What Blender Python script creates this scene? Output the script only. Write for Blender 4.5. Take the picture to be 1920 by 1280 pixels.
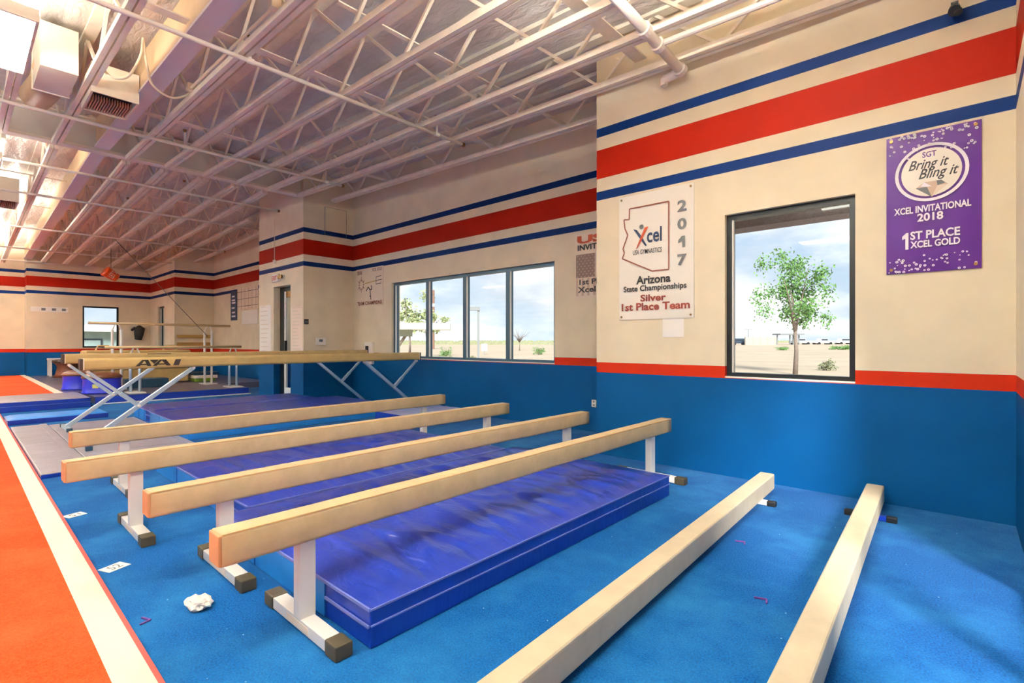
import bpy, bmesh, math, random
from mathutils import Vector, Matrix, noise
random.seed(7)
for o in list(bpy.data.objects): bpy.data.objects.remove(o)
scene = bpy.context.scene
COL = scene.collection

# ------------------------------------------------------------------ camera
H = 1.22
cam_d = bpy.data.cameras.new('camera'); cam = bpy.data.objects.new('camera', cam_d); COL.objects.link(cam)
cam_d.sensor_width = 36.0; cam_d.lens = 942.0*36/1920
cam_d.shift_y = 1.0/1920
cam.location = (0, 0, H)
cam.rotation_euler = (math.radians(90), 0, math.radians(42.115))
cam_d.clip_start = 0.02; cam_d.clip_end = 2000
scene.camera = cam

# ------------------------------------------------------------------ colour management
vs = scene.view_settings
vs.view_transform = 'Standard'; vs.look = 'None'; vs.gamma = 1.0; vs.use_curve_mapping = False
vs.exposure = 0.85

# ------------------------------------------------------------------ node helpers
def lin(c):
    return tuple(((v/12.92) if v <= .04045 else ((v+.055)/1.055)**2.4) for v in c)
def rgb(r, g, b): return lin((r/255., g/255., b/255.)) + (1,)

class NT:
    def __init__(s, tree): s.t = tree; s.n = tree.nodes; s.l = tree.links
    def new(s, typ, **kw):
        n = s.n.new(typ)
        for k, v in kw.items():
            if k.startswith('i_'):
                key = k[2:]
                key = int(key) if key.isdigit() else key.replace('_', ' ')
                n.inputs[key].default_value = v
            else: setattr(n, k, v)
        return n
    def link(s, a, b): s.l.new(a, b)
def material(name, col, rough=.6, metal=0., noise_scale=None, noise_amt=.12, bump=0., bump_scale=60., stretch=(1,1,1), spec=.5, coat=0., trans=0.):
    m = bpy.data.materials.new(name); m.use_nodes = True
    t = NT(m.node_tree); b = t.n['Principled BSDF']
    b.inputs['Base Color'].default_value = col; b.inputs['Roughness'].default_value = rough
    b.inputs['Metallic'].default_value = metal; b.inputs['Specular IOR Level'].default_value = spec
    b.inputs['Coat Weight'].default_value = coat; b.inputs['Coat Roughness'].default_value = .15
    if noise_scale or bump:
        tc = t.new('ShaderNodeTexCoord'); mp = t.new('ShaderNodeMapping'); mp.inputs['Scale'].default_value = stretch
        t.link(tc.outputs['Object'], mp.inputs['Vector'])
    if noise_scale:
        nz = t.new('ShaderNodeTexNoise', i_Scale=noise_scale, i_Detail=5., i_Roughness=.6)
        t.link(mp.outputs[0], nz.inputs['Vector'])
        mx = t.new('ShaderNodeMixRGB', blend_type='MULTIPLY', i_Fac=1.0)
        mr = t.new('ShaderNodeMapRange'); mr.inputs[1].default_value = .3; mr.inputs[2].default_value = .7
        mr.inputs[3].default_value = 1-noise_amt; mr.inputs[4].default_value = 1+noise_amt
        t.link(nz.outputs['Fac'], mr.inputs[0])
        mx.inputs[1].default_value = col; t.link(mr.outputs[0], mx.inputs[2])
        t.link(mx.outputs[0], b.inputs['Base Color'])
    if bump:
        nb = t.new('ShaderNodeTexNoise', i_Scale=bump_scale, i_Detail=4.)
        t.link(mp.outputs[0], nb.inputs['Vector'])
        bp = t.new('ShaderNodeBump', i_Strength=bump, i_Distance=.01)
        t.link(nb.outputs['Fac'], bp.inputs['Height']); t.link(bp.outputs[0], b.inputs['Normal'])
    return m
def emission(name, col, strength):
    m = bpy.data.materials.new(name); m.use_nodes = True
    b = m.node_tree.nodes['Principled BSDF']
    b.inputs['Base Color'].default_value = (.8,.8,.8,1)
    b.inputs['Emission Color'].default_value = col; b.inputs['Emission Strength'].default_value = strength
    return m

# ------------------------------------------------------------------ world: blue sky with broken cloud
w = bpy.data.worlds.new('sky'); scene.world = w; w.use_nodes = True
t = NT(w.node_tree); t.n.clear()
out = t.new('ShaderNodeOutputWorld'); bg = t.new('ShaderNodeBackground', i_Strength=.66)
tc = t.new('ShaderNodeTexCoord')
sep = t.new('ShaderNodeSeparateXYZ'); t.link(tc.outputs['Generated'], sep.inputs[0])
zr = t.new('ShaderNodeValToRGB'); zr.color_ramp.elements[0].position = 0.0; zr.color_ramp.elements[0].color = rgb(214, 230, 244)
zr.color_ramp.elements[1].position = .6; zr.color_ramp.elements[1].color = rgb(110, 162, 222)
t.link(sep.outputs['Z'], zr.inputs[0])
mp = t.new('ShaderNodeMapping'); mp.inputs['Scale'].default_value = (1, 1, 2.6); t.link(tc.outputs['Generated'], mp.inputs[0])
nz = t.new('ShaderNodeTexNoise', i_Scale=3.2, i_Detail=9., i_Roughness=.58); t.link(mp.outputs[0], nz.inputs['Vector'])
cr = t.new('ShaderNodeValToRGB'); cr.color_ramp.elements[0].position = .40; cr.color_ramp.elements[1].position = .56
t.link(nz.outputs['Fac'], cr.inputs[0])
nz2 = t.new('ShaderNodeTexNoise', i_Scale=6., i_Detail=8.); t.link(mp.outputs[0], nz2.inputs['Vector'])
cc = t.new('ShaderNodeValToRGB'); cc.color_ramp.elements[0].position = .3; cc.color_ramp.elements[0].color = rgb(196, 206, 222)
cc.color_ramp.elements[1].position = .6; cc.color_ramp.elements[1].color = (1.15, 1.15, 1.15, 1)
t.link(nz2.outputs['Fac'], cc.inputs[0])
mx = t.new('ShaderNodeMixRGB'); t.link(cr.outputs[0], mx.inputs[0]); t.link(zr.outputs[0], mx.inputs[1]); t.link(cc.outputs[0], mx.inputs[2])
t.link(mx.outputs[0], bg.inputs['Color']); t.link(bg.outputs[0], out.inputs[0])

# hazy sun from behind the photographer, entering by the assumed glass door in the right wall
sd = bpy.data.lights.new('sun', 'SUN'); so = bpy.data.objects.new('sun', sd); COL.objects.link(so)
sd.energy = 5.5; sd.angle = math.radians(14); sd.color = (1, .97, .92)
so.rotation_euler = Vector((-1.35, 1.7, -1.3)).to_track_quat('-Z', 'Y').to_euler()

# ------------------------------------------------------------------ mesh helpers
class MB:
    def __init__(s): s.v = []; s.f = []
    def quad(s, a, b, c, d):
        i = len(s.v); s.v += [a, b, c, d]; s.f.append((i, i+1, i+2, i+3))
    def poly(s, pts):
        i = len(s.v); s.v += pts; s.f.append(tuple(range(i, i+len(pts))))
    def box(s, x0, x1, y0, y1, z0, z1):
        if x0 > x1: x0, x1 = x1, x0
        if y0 > y1: y0, y1 = y1, y0
        i = len(s.v)
        s.v += [(x0,y0,z0),(x1,y0,z0),(x1,y1,z0),(x0,y1,z0),(x0,y0,z1),(x1,y0,z1),(x1,y1,z1),(x0,y1,z1)]
        s.f += [(i,i+3,i+2,i+1),(i+4,i+5,i+6,i+7),(i,i+1,i+5,i+4),(i+1,i+2,i+6,i+5),(i+2,i+3,i+7,i+6),(i+3,i,i+4,i+7)]
        return s
    def bar(s, p, q, w, h, up=(0,0,1)):
        p = Vector(p); q = Vector(q); d = (q-p).normalized(); u = Vector(up)
        r = d.cross(u)
        if r.length < 1e-4: r = d.cross(Vector((1,0,0)))
        r.normalize(); u = r.cross(d)
        i = len(s.v)
        for c in (p, q):
            for a, b in ((-1,-1),(1,-1),(1,1),(-1,1)): s.v.append(tuple(c + r*(a*w/2) + u*(b*h/2)))
        s.f += [(i,i+1,i+2,i+3),(i+7,i+6,i+5,i+4)]
        for k in range(4): s.f.append((i+k, i+4+k, i+4+(k+1)%4, i+(k+1)%4))
        return s
    def tube(s, pts, r, n=10, caps=True):
        pts = [Vector(p) for p in pts]; rs = r if isinstance(r, (list, tuple)) else [r]*len(pts)
        i0 = len(s.v); prev = None
        for k, p in enumerate(pts):
            d = (pts[min(k+1, len(pts)-1)] - pts[max(k-1, 0)]).normalized()
            if prev is None:
                a = Vector((0,0,1)) if abs(d.z) < .9 else Vector((1,0,0)); u = d.cross(a).normalized()
            else: u = (prev - d*prev.dot(d)).normalized()
            prev = u; vv = d.cross(u)
            for j in range(n):
                an = 2*math.pi*j/n; s.v.append(tuple(p + (u*math.cos(an) + vv*math.sin(an))*rs[k]))
        for k in range(len(pts)-1):
            for j in range(n):
                a = i0+k*n+j; b = i0+k*n+(j+1)%n; s.f.append((a, b, b+n, a+n))
        if caps:
            s.f.append(tuple(range(i0+n-1, i0-1, -1))); e = i0+(len(pts)-1)*n; s.f.append(tuple(range(e, e+n)))
        return s
    def lathe(s, c, prof, n=24):
        i0 = len(s.v)
        for r, z in prof:
            for j in range(n):
                a = 2*math.pi*j/n; s.v.append((c[0]+r*math.cos(a), c[1]+r*math.sin(a), c[2]+z))
        for k in range(len(prof)-1):
            for j in range(n):
                a = i0+k*n+j; b = i0+k*n+(j+1)%n; s.f.append((a, b, b+n, a+n))
        s.f.append(tuple(range(i0+n-1, i0-1, -1))); e = i0+(len(prof)-1)*n; s.f.append(tuple(range(e, e+n)))
        return s
    def build(s, name, mat, parent=None, smooth=False, bevel=0., loc=None, seg=2):
        me = bpy.data.meshes.new(name); me.from_pydata(s.v, [], s.f); me.update()
        if bevel > 0:
            bm = bmesh.new(); bm.from_mesh(me)
            bmesh.ops.bevel(bm, geom=bm.edges[:], offset=bevel, segments=seg, affect='EDGES', profile=.6, clamp_overlap=True)
            bm.to_mesh(me); bm.free()
        if mat is not None: me.materials.append(mat)
        if smooth:
            me.polygons.foreach_set('use_smooth', [True]*len(me.polygons))
        o = bpy.data.objects.new(name, me); COL.objects.link(o)
        if parent: o.parent = parent
        if loc: o.location = loc
        return o
def empty(name, loc=(0,0,0), rz=0.):
    o = bpy.data.objects.new(name, None); COL.objects.link(o); o.location = loc; o.rotation_euler = (0,0,rz); o.empty_display_size = .1
    return o
def tag(o, label=None, cat=None, group=None, kind=None):
    if label: o['label'] = label
    if cat: o['category'] = cat
    if group: o['group'] = group
    if kind: o['kind'] = kind
    return o
def struct(o): o['kind'] = 'structure'; return o
def BX(*a): return MB().box(*a)
def clone(o, parent=None):
    c = o.copy(); COL.objects.link(c); c.parent = parent
    for ch in o.children: clone(ch, c)
    return c

def text_part(name, s, mat, parent, rect, plane, depth=.002, bold=0., shear=0., face='-Y'):
    """lettering fitted into rect (u0,u1,z0,z1); face -Y: u is X, plane is Y; face +X: u is Y, plane is X"""
    cu = bpy.data.curves.new('lettering', 'FONT'); cu.body = s; cu.size = 1; cu.offset = bold; cu.shear = shear; cu.resolution_u = 3
    ob = bpy.data.objects.new('tmp', cu); COL.objects.link(ob)
    dg = bpy.context.evaluated_depsgraph_get(); me = bpy.data.meshes.new_from_object(ob.evaluated_get(dg))
    bpy.data.objects.remove(ob)
    xs = [v.co.x for v in me.vertices]; ys = [v.co.y for v in me.vertices]
    x0, x1, y0, y1 = min(xs), max(xs), min(ys), max(ys)
    u0, u1, z0, z1 = rect
    for v in me.vertices:
        u = u0 + (v.co.x-x0)/(x1-x0)*(u1-u0); z = z0 + (v.co.y-y0)/(y1-y0)*(z1-z0)
        v.co = (u, plane, z) if face == '-Y' else ((plane, u, z) if face == '+X' else (u, z, plane))
    me.name = name; me.materials.clear(); me.materials.append(mat); me.update()
    o = bpy.data.objects.new(name, me); COL.objects.link(o); o.parent = parent
    return o
def strokes(name, segs, mat, parent, plane, wdt, face='-Y'):
    """flat printed line segments in the (u,z) plane"""
    m = MB()
    for (a, b) in segs:
        d = Vector((b[0]-a[0], b[1]-a[1])); n = Vector((-d.y, d.x)).normalized()*wdt/2
        pts = [(a[0]-n.x, a[1]-n.y), (b[0]-n.x, b[1]-n.y), (b[0]+n.x, b[1]+n.y), (a[0]+n.x, a[1]+n.y)]
        m.poly([((u, plane, z) if face == '-Y' else (plane, u, z)) for u, z in pts])
    return m.build(name, mat, parent)
def shape(name, pts, mat, parent, plane, face='-Y'):
    return MB().__class__.build(_poly(pts, plane, face), name, mat, parent)
def _poly(pts, plane, face):
    m = MB(); m.poly([((u, plane, z) if face == '-Y' else (plane, u, z)) for u, z in pts]); return m

# ------------------------------------------------------------------ materials
# painted wall: cream with stripe bands at fixed heights above the floor
def wall_paint():
    m = bpy.data.materials.new('painted_wall'); m.use_nodes = True
    t = NT(m.node_tree); b = t.n['Principled BSDF']; b.inputs['Roughness'].default_value = .55; b.inputs['Specular IOR Level'].default_value = .1
    ge = t.new('ShaderNodeNewGeometry'); sp = t.new('ShaderNodeSeparateXYZ'); t.link(ge.outputs['Position'], sp.inputs[0])
    mr = t.new('ShaderNodeMapRange'); mr.inputs[1].default_value = 0; mr.inputs[2].default_value = 4; mr.inputs[3].default_value = 0; mr.inputs[4].default_value = 1
    t.link(sp.outputs['Z'], mr.inputs[0])
    cr = t.new('ShaderNodeValToRGB'); cr.color_ramp.interpolation = 'CONSTANT'
    cream = rgb(232, 217, 188); blue = rgb(0, 66, 118); navy = rgb(0, 34, 90); red = rgb(150, 22, 2); wred = rgb(186, 44, 20)
    stops = [(0, blue), (.888/4, wred), (.997/4, cream), (2.762/4, navy), (2.855/4, cream), (2.985/4, red), (3.302/4, cream), (3.443/4, navy), (3.532/4, cream)]
    el = cr.color_ramp.elements
    el[0].position = 0; el[0].color = blue
    el[1].position = stops[1][0]; el[1].color = stops[1][1]
    for p, c in stops[2:]:
        e = el.new(p); e.color = c
    t.link(mr.outputs[0], cr.inputs[0])
    nz = t.new('ShaderNodeTexNoise', i_Scale=2.2, i_Detail=6.); t.link(ge.outputs['Position'], nz.inputs['Vector'])
    m2 = t.new('ShaderNodeMapRange'); m2.inputs[1].default_value = .3; m2.inputs[2].default_value = .7; m2.inputs[3].default_value = .92; m2.inputs[4].default_value = 1.06
    t.link(nz.outputs['Fac'], m2.inputs[0])
    mx = t.new('ShaderNodeMixRGB', blend_type='MULTIPLY', i_Fac=1.); t.link(cr.outputs[0], mx.inputs[1]); t.link(m2.outputs[0], mx.inputs[2])
    t.link(mx.outputs[0], b.inputs['Base Color'])
    nb = t.new('ShaderNodeTexNoise', i_Scale=180., i_Detail=3.); t.link(ge.outputs['Position'], nb.inputs['Vector'])
    bp = t.new('ShaderNodeBump', i_Strength=.08, i_Distance=.01); t.link(nb.outputs['Fac'], bp.inputs['Height']); t.link(bp.outputs[0], b.inputs['Normal'])
    return m
M = {}
M['wall'] = wall_paint()
def carpet(name, c1, c2, dust):
    m = bpy.data.materials.new(name); m.use_nodes = True
    t = NT(m.node_tree); b = t.n['Principled BSDF']; b.inputs['Roughness'].default_value = .95; b.inputs['Specular IOR Level'].default_value = .05
    b.inputs['Sheen Weight'].default_value = .04; b.inputs['Sheen Roughness'].default_value = .5
    ge = t.new('ShaderNodeNewGeometry')
    n1 = t.new('ShaderNodeTexNoise', i_Scale=120., i_Detail=4., i_Roughness=.7); t.link(ge.outputs['Position'], n1.inputs['Vector'])
    r1 = t.new('ShaderNodeValToRGB'); r1.color_ramp.elements[0].position = .35; r1.color_ramp.elements[0].color = c1; r1.color_ramp.elements[1].position = .68; r1.color_ramp.elements[1].color = c2
    t.link(n1.outputs['Fac'], r1.inputs[0])
    n2 = t.new('ShaderNodeTexNoise', i_Scale=1.6, i_Detail=6., i_Roughness=.65); t.link(ge.outputs['Position'], n2.inputs['Vector'])
    r2 = t.new('ShaderNodeMapRange'); r2.inputs[1].default_value = .45; r2.inputs[2].default_value = .75; r2.inputs[3].default_value = 0; r2.inputs[4].default_value = .55
    t.link(n2.outputs['Fac'], r2.inputs[0])
    mx = t.new('ShaderNodeMixRGB'); t.link(r2.outputs[0], mx.inputs[0]); t.link(r1.outputs[0], mx.inputs[1]); mx.inputs[2].default_value = dust
    # chalk specks
    n3 = t.new('ShaderNodeTexVoronoi', i_Scale=9.); t.link(ge.outputs['Position'], n3.inputs['Vector'])
    r3 = t.new('ShaderNodeMapRange'); r3.inputs[1].default_value = .035; r3.inputs[2].default_value = .02; r3.inputs[3].default_value = 0; r3.inputs[4].default_value = .6
    t.link(n3.outputs['Distance'], r3.inputs[0])
    m3 = t.new('ShaderNodeMixRGB'); t.link(r3.outputs[0], m3.inputs[0]); t.link(mx.outputs[0], m3.inputs[1]); m3.inputs[2].default_value = rgb(190, 210, 230)
    t.link(m3.outputs[0], b.inputs['Base Color'])
    bp = t.new('ShaderNodeBump', i_Strength=.5, i_Distance=.006); t.link(n1.outputs['Fac'], bp.inputs['Height']); t.link(bp.outputs[0], b.inputs['Normal'])
    return m
M['carpet'] = carpet('blue_carpet', rgb(0, 50, 108), rgb(6, 92, 158), rgb(44, 124, 178))
M['red_carpet'] = carpet('orange_red_carpet', rgb(188, 58, 18), rgb(226, 92, 42), rgb(232, 112, 66))
M['border'] = material('cream_border_carpet', rgb(250, 232, 208), .9, noise_scale=80, noise_amt=.05)
M['pink_edge'] = material('red_edging', rgb(214, 84, 76), .8)
M['joist'] = material('cream_steel', rgb(242, 230, 210), .5, noise_scale=6, noise_amt=.08)
M['web'] = material('cream_rod', rgb(236, 224, 206), .55)
M['pipe'] = material('white_pipe', rgb(238, 226, 214), .4)
M['girder'] = material('girder_paint', rgb(222, 214, 200), .6, noise_scale=2, noise_amt=.06)
M['duct'] = material('tan_duct', rgb(204, 172, 134), .55, noise_scale=3, noise_amt=.1)
M['beam_plate'] = material('lilac_beam_plate', rgb(226, 214, 212), .55)
M['duct_cream'] = material('cream_duct', rgb(232, 220, 198), .55, noise_scale=3, noise_amt=.06)
M['grille_dark'] = material('grille_dark', rgb(70, 56, 46), .7)
M['grille_vane'] = material('grille_vane', rgb(206, 160, 128), .5)
def foil():
    m = material('foil_insulation', rgb(226, 216, 208), .36, .15, noise_scale=1.3, noise_amt=.12)
    t = NT(m.node_tree); b = t.n['Principled BSDF']
    tc = t.new('ShaderNodeTexCoord'); mp = t.new('ShaderNodeMapping'); mp.inputs['Scale'].default_value = (1.5, 4, 1); t.link(tc.outputs['Object'], mp.inputs[0])
    nb = t.new('ShaderNodeTexNoise', i_Scale=3.5, i_Detail=7., i_Distortion=.8); t.link(mp.outputs[0], nb.inputs['Vector'])
    bp = t.new('ShaderNodeBump', i_Strength=.6, i_Distance=.05); t.link(nb.outputs['Fac'], bp.inputs['Height']); t.link(bp.outputs[0], b.inputs['Normal'])
    return m
M['foil'] = foil()
def vinyl(name, col, rough=.3, bump=.35, scale=5., stretch=(1,3,1)):
    m = material(name, col, rough, noise_scale=2.5, noise_amt=.14, coat=.12)
    t = NT(m.node_tree); b = t.n['Principled BSDF']
    tc = t.new('ShaderNodeTexCoord'); mp = t.new('ShaderNodeMapping'); mp.inputs['Scale'].default_value = stretch; t.link(tc.outputs['Object'], mp.inputs[0])
    nb = t.new('ShaderNodeTexNoise', i_Scale=scale, i_Detail=5., i_Distortion=1.2); t.link(mp.outputs[0], nb.inputs['Vector'])
    bp = t.new('ShaderNodeBump', i_Strength=bump, i_Distance=.02); t.link(nb.outputs['Fac'], bp.inputs['Height']); t.link(bp.outputs[0], b.inputs['Normal'])
    return m
M['indigo'] = vinyl('indigo_vinyl', rgb(30, 54, 154), .28)
M['royal'] = vinyl('royal_vinyl', rgb(14, 52, 160), .35, .2)
M['sky_vinyl'] = vinyl('light_blue_vinyl', rgb(28, 124, 206), .5, .15)
M['grey_vinyl'] = vinyl('grey_lilac_vinyl', rgb(150, 144, 156), .35, .15)
M['dark_vinyl'] = vinyl('dark_slate_vinyl', rgb(92, 88, 110), .3, .25)
M['lilac_vinyl'] = vinyl('pale_lilac_vinyl', rgb(150, 158, 200), .3, .4)  # reflection of the window put into the vinyl colour
M['teal_vinyl'] = vinyl('dark_teal_vinyl', rgb(12, 56, 84), .45, .15)
M['piping'] = material('pale_piping', rgb(112, 124, 196), .5)
M['beam'] = material('tan_suede', rgb(200, 176, 134), .62, noise_scale=9, noise_amt=.1, bump=.12, bump_scale=14)
M['beam_pale'] = material('pale_tan_suede', rgb(204, 186, 156), .45, noise_scale=9, noise_amt=.08, bump=.1, bump_scale=14)
M['beam_end'] = material('orange_tan_end', rgb(204, 150, 106), .6, noise_scale=9, noise_amt=.08)
M['beam_seam'] = material('beam_seam', rgb(216, 176, 124), .6)
M['gold_beam'] = material('golden_tan_suede', rgb(192, 162, 104), .55, noise_scale=6, noise_amt=.1)
M['brown_dark'] = material('dark_brown_plate', rgb(52, 34, 24), .5)
M['logo'] = material('dark_logo_print', rgb(38, 24, 18), .6)
M['white_metal'] = material('white_powder_coat', rgb(232, 228, 222), .35)
M['silver'] = material('silver_tube', rgb(190, 208, 222), .3, .5)
M['rubber'] = material('olive_rubber', rgb(62, 54, 36), .6)
M['black'] = material('black_plastic', rgb(18, 18, 20), .5)
M['black_frame'] = material('black_aluminium', rgb(20, 26, 30), .35, .3)
M['teal_frame'] = material('teal_grey_aluminium', rgb(58, 88, 108), .35, .3)
M['sill'] = material('white_sill', rgb(236, 232, 224), .5)
M['banner_white'] = material('white_banner_vinyl', rgb(240, 232, 218), .3)
M['banner_cream'] = material('cream_banner_vinyl', rgb(236, 218, 196), .45)
M['purple'] = material('purple_banner_vinyl', rgb(76, 26, 118), .35, noise_scale=2, noise_amt=.12, spec=.25)
M['p_white'] = material('white_print', rgb(246, 240, 246), .5)
M['p_black'] = material('black_print', rgb(30, 28, 32), .6)
M['p_grey'] = material('grey_print', rgb(104, 106, 108), .6)
M['p_brown'] = material('brown_print', rgb(122, 58, 36), .6)
M['p_maroon'] = material('maroon_print', rgb(132, 48, 30), .6)
M['p_navy'] = material('navy_print', rgb(26, 44, 76), .6)
M['p_orange'] = material('orange_print', rgb(190, 76, 40), .6)
M['p_taupe'] = material('taupe_print', rgb(138, 112, 98), .6)
M['p_pale'] = material('pale_stripe_print', rgb(206, 178, 156), .6)
M['p_gold'] = material('gold_print', rgb(196, 158, 70), .6)
M['p_violet'] = material('violet_print', rgb(92, 44, 120), .6)
M['p_faint'] = material('faint_print', rgb(228, 212, 194), .7)
M['paper'] = material('white_paper', rgb(246, 240, 230), .7)
M['paper_pink'] = material('pinkish_paper', rgb(246, 226, 206), .6)
M['brass'] = material('brass_grommet', rgb(150, 116, 70), .35, .9)
M['plate'] = material('cream_plastic', rgb(238, 232, 222), .4)
M['red_lens'] = material('red_letters', rgb(214, 84, 70), .5)
M['orange_bucket'] = material('orange_bucket', rgb(226, 84, 20), .35)
M['mushroom'] = material('brown_leather', rgb(110, 66, 44), .4)
M['barrel'] = material('blue_barrel_plastic', rgb(38, 52, 200), .35)
M['yellow'] = material('yellow_sticker', rgb(226, 220, 120), .6)
M['green_mat'] = material('lime_green_vinyl', rgb(140, 176, 40), .4)
M['wood_rail'] = material('pale_wood_rail', rgb(206, 178, 130), .45, noise_scale=20, noise_amt=.1, stretch=(1,.1,1))
M['wood_board'] = material('tan_board', rgb(180, 140, 72), .5)
M['cloth_dark'] = material('dark_cloth', rgb(34, 30, 30), .9)
M['cable'] = material('cream_cable', rgb(234, 218, 190), .5)
M['wire'] = material('dark_wire', rgb(70, 58, 48), .6)
M['stucco'] = material('grey_stucco', rgb(142, 126, 128), .9, noise_scale=30, noise_amt=.18)
M['dirt'] = material('desert_dirt', rgb(178, 160, 136), .95, noise_scale=.25, noise_amt=.12)
M['block_wall'] = material('tan_block_wall', rgb(172, 158, 142), .9, noise_scale=.6, noise_amt=.1)
M['car_white'] = material('white_car_paint', rgb(236, 238, 242), .3)
M['car_dark'] = material('dark_car_paint', rgb(50, 62, 80), .3)
M['tyre'] = material('tyre', rgb(30, 30, 32), .8)
M['car_glass'] = material('car_glass', rgb(50, 60, 70), .15)
M['bark'] = material('grey_bark', rgb(120, 106, 96), .9, noise_scale=12, noise_amt=.25)
M['leaf'] = material('green_leaf', rgb(96, 138, 70), .7, noise_scale=3, noise_amt=.3)
M['leaf_pale'] = material('pale_leaf', rgb(150, 160, 112), .7, noise_scale=3, noise_amt=.25)
M['shrub'] = material('sage_shrub', rgb(142, 144, 112), .8, noise_scale=4, noise_amt=.25)
M['pole_brown'] = material('brown_pole', rgb(128, 96, 80), .8)
M['pole_grey'] = material('grey_pole', rgb(120, 124, 124), .5)
M['canopy_cream'] = material('cream_canopy', rgb(232, 226, 208), .6)
M['canopy_grey'] = material('grey_green_panel', rgb(150, 160, 150), .6)
M['sign_white'] = material('sign_white', rgb(240, 240, 238), .6)
M['facade'] = material('grey_green_facade', rgb(140, 160, 158), .7, noise_scale=1.5, noise_amt=.2)
M['tape'] = material('white_floor_strip', rgb(226, 226, 222), .5)
def glass_mat():
    m = bpy.data.materials.new('window_glass'); m.use_nodes = True
    t = NT(m.node_tree); t.n.clear()
    o = t.new('ShaderNodeOutputMaterial'); tr = t.new('ShaderNodeBsdfTransparent'); gl = t.new('ShaderNodeBsdfGlossy', i_Roughness=.02)
    tr.inputs[0].default_value = (.96, .98, .98, 1)
    mx = t.new('ShaderNodeMixShader', i_Fac=.02); t.link(tr.outputs[0], mx.inputs[1]); t.link(gl.outputs[0], mx.inputs[2]); t.link(mx.outputs[0], o.inputs[0])
    return m
M['glass'] = glass_mat()

# ------------------------------------------------------------------ room shell
TOP = 4.95
XR = .245
def wall_run(name, axis, a0, a1, pos, out_dir, openings=(), top=TOP, thick=.2, z0=0.):
    """wall along axis ('x' or 'y') from a0..a1 whose room face is at pos; out_dir +1/-1 is where the thickness goes"""
    m = MB(); p0, p1 = sorted((pos, pos+out_dir*thick))
    def b(u0, u1, za, zb):
        if u1-u0 < 1e-4 or zb-za < 1e-4: return
        if axis == 'x': m.box(u0, u1, p0, p1, za, zb)
        else: m.box(p0, p1, u0, u1, za, zb)
    cur = a0
    for (u0, u1, za, zb) in sorted(openings):
        b(cur, u0, z0, top); b(u0, u1, z0, za); b(u0, u1, zb, top); cur = u1
    b(cur, a1, z0, top)
    return struct(m.build(name, M['wall']))
W_R = (-1.636, -.643, .896, 2.38)
W_L = (-8.50, -4.43, .90, 2.395)
DOOR = (-11.37, -10.53, 0., 2.43)
W_S = (1.4, 3.4, .06, 2.38)
YM, YRC = 4.71, 5.82
wall_run('wall_back', 'x', -3.006, XR+.2, YM, 1, [W_R])
wall_run('wall_back_return', 'y', YM+.2, YRC+.2, -3.006, 1)
wall_run('wall_back_recess', 'x', -9.95, -3.006, YRC, 1, [W_L])
wall_run('wall_bay_return', 'y', YM+.2, YRC+.2, -9.95, -1)
wall_run('wall_bay', 'x', -12.16, -9.95, YM, 1, [DOOR])
wall_run('wall_bay_far_return', 'y', YM+.2, YRC+.03, -12.16, 1)
wall_run('wall_far_recess', 'x', -18.9, -12.16, YRC+.03, 1)
wall_run('wall_far_return', 'y', YM, YRC+.23, -18.9, -1)
wall_run('wall_far_side', 'x', -21.9, -19.1, YM, 1, [(-20.9, -20.1, 1.05, 2.44)])
wall_run('wall_far', 'y', 1.48, YM+.2, -21.9, -1, [(2.83, 3.8, 1.03, 2.43)])
wall_run('wall_far_left', 'y', -9.0, 1.48, -22.6, -1)
wall_run('wall_far_jog', 'x', -22.6, -22.1, 1.48, 1)
wall_run('wall_right', 'y', -9.0, YM, XR, 1, [W_S])
wall_run('wall_left', 'x', -22.8, XR+.2, -9.0, -1, [(-19, -16, .9, 2.6), (-13.5, -10.5, .9, 2.6), (-8, -5, .9, 2.6)])
# floor
struct(BX(-22.9, XR+.3, -9.3, 6.1, -.12, 0.).build('floor', M['carpet']))
# seams in the carpet rolls
# ceiling: foil-faced insulation sagging between the joists, ridge over the girder
RIDGE = -9.95
def chord_z(x): return 4.117 - .0315*abs(x-RIDGE)
JY = [5.24, 4.60, 4.03, 3.49, 2.94, 2.375, 1.85, .98, .42]
def build_ceiling():
    m = MB(); xs = [XR+.1 - i*.22 for i in range(105)]; xs = [x for x in xs if x > -22.75] + [-22.75]
    ys = [-9.1 + i*.35 for i in range(26)]; y = 0.0
    while y < 5.9: ys.append(y); y += .07
    ys.append(5.95)
    nodes = sorted([-9.2+.56*k for k in range(17)] + JY + [6.0])
    for x in xs:
        for y in ys:
            lo = max([n for n in nodes if n <= y], default=nodes[0]); hi = min([n for n in nodes if n > y], default=6.6)
            u = (y-lo)/(hi-lo) if hi > lo else 0
            s = abs(math.sin(math.pi*u*2))**.6 * (.035 + .015*noise.noise(Vector((x*.7, lo*3, 0))))
            n = .02*noise.noise(Vector((x*1.6, y*3.1, 2.)))+.012*noise.noise(Vector((x*4., y*7., 5.)))
            z = chord_z(x)+.60 - s + n
            if y < 0: z = chord_z(x)+.58
            m.v.append((x, y, z))
    ny = len(ys)
    for i in range(len(xs)-1):
        for j in range(ny-1): m.f.append((i*ny+j, i*ny+j+1, (i+1)*ny+j+1, (i+1)*ny+j))
    return struct(m.build('ceiling', M['foil'], smooth=True))
build_ceiling()
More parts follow.
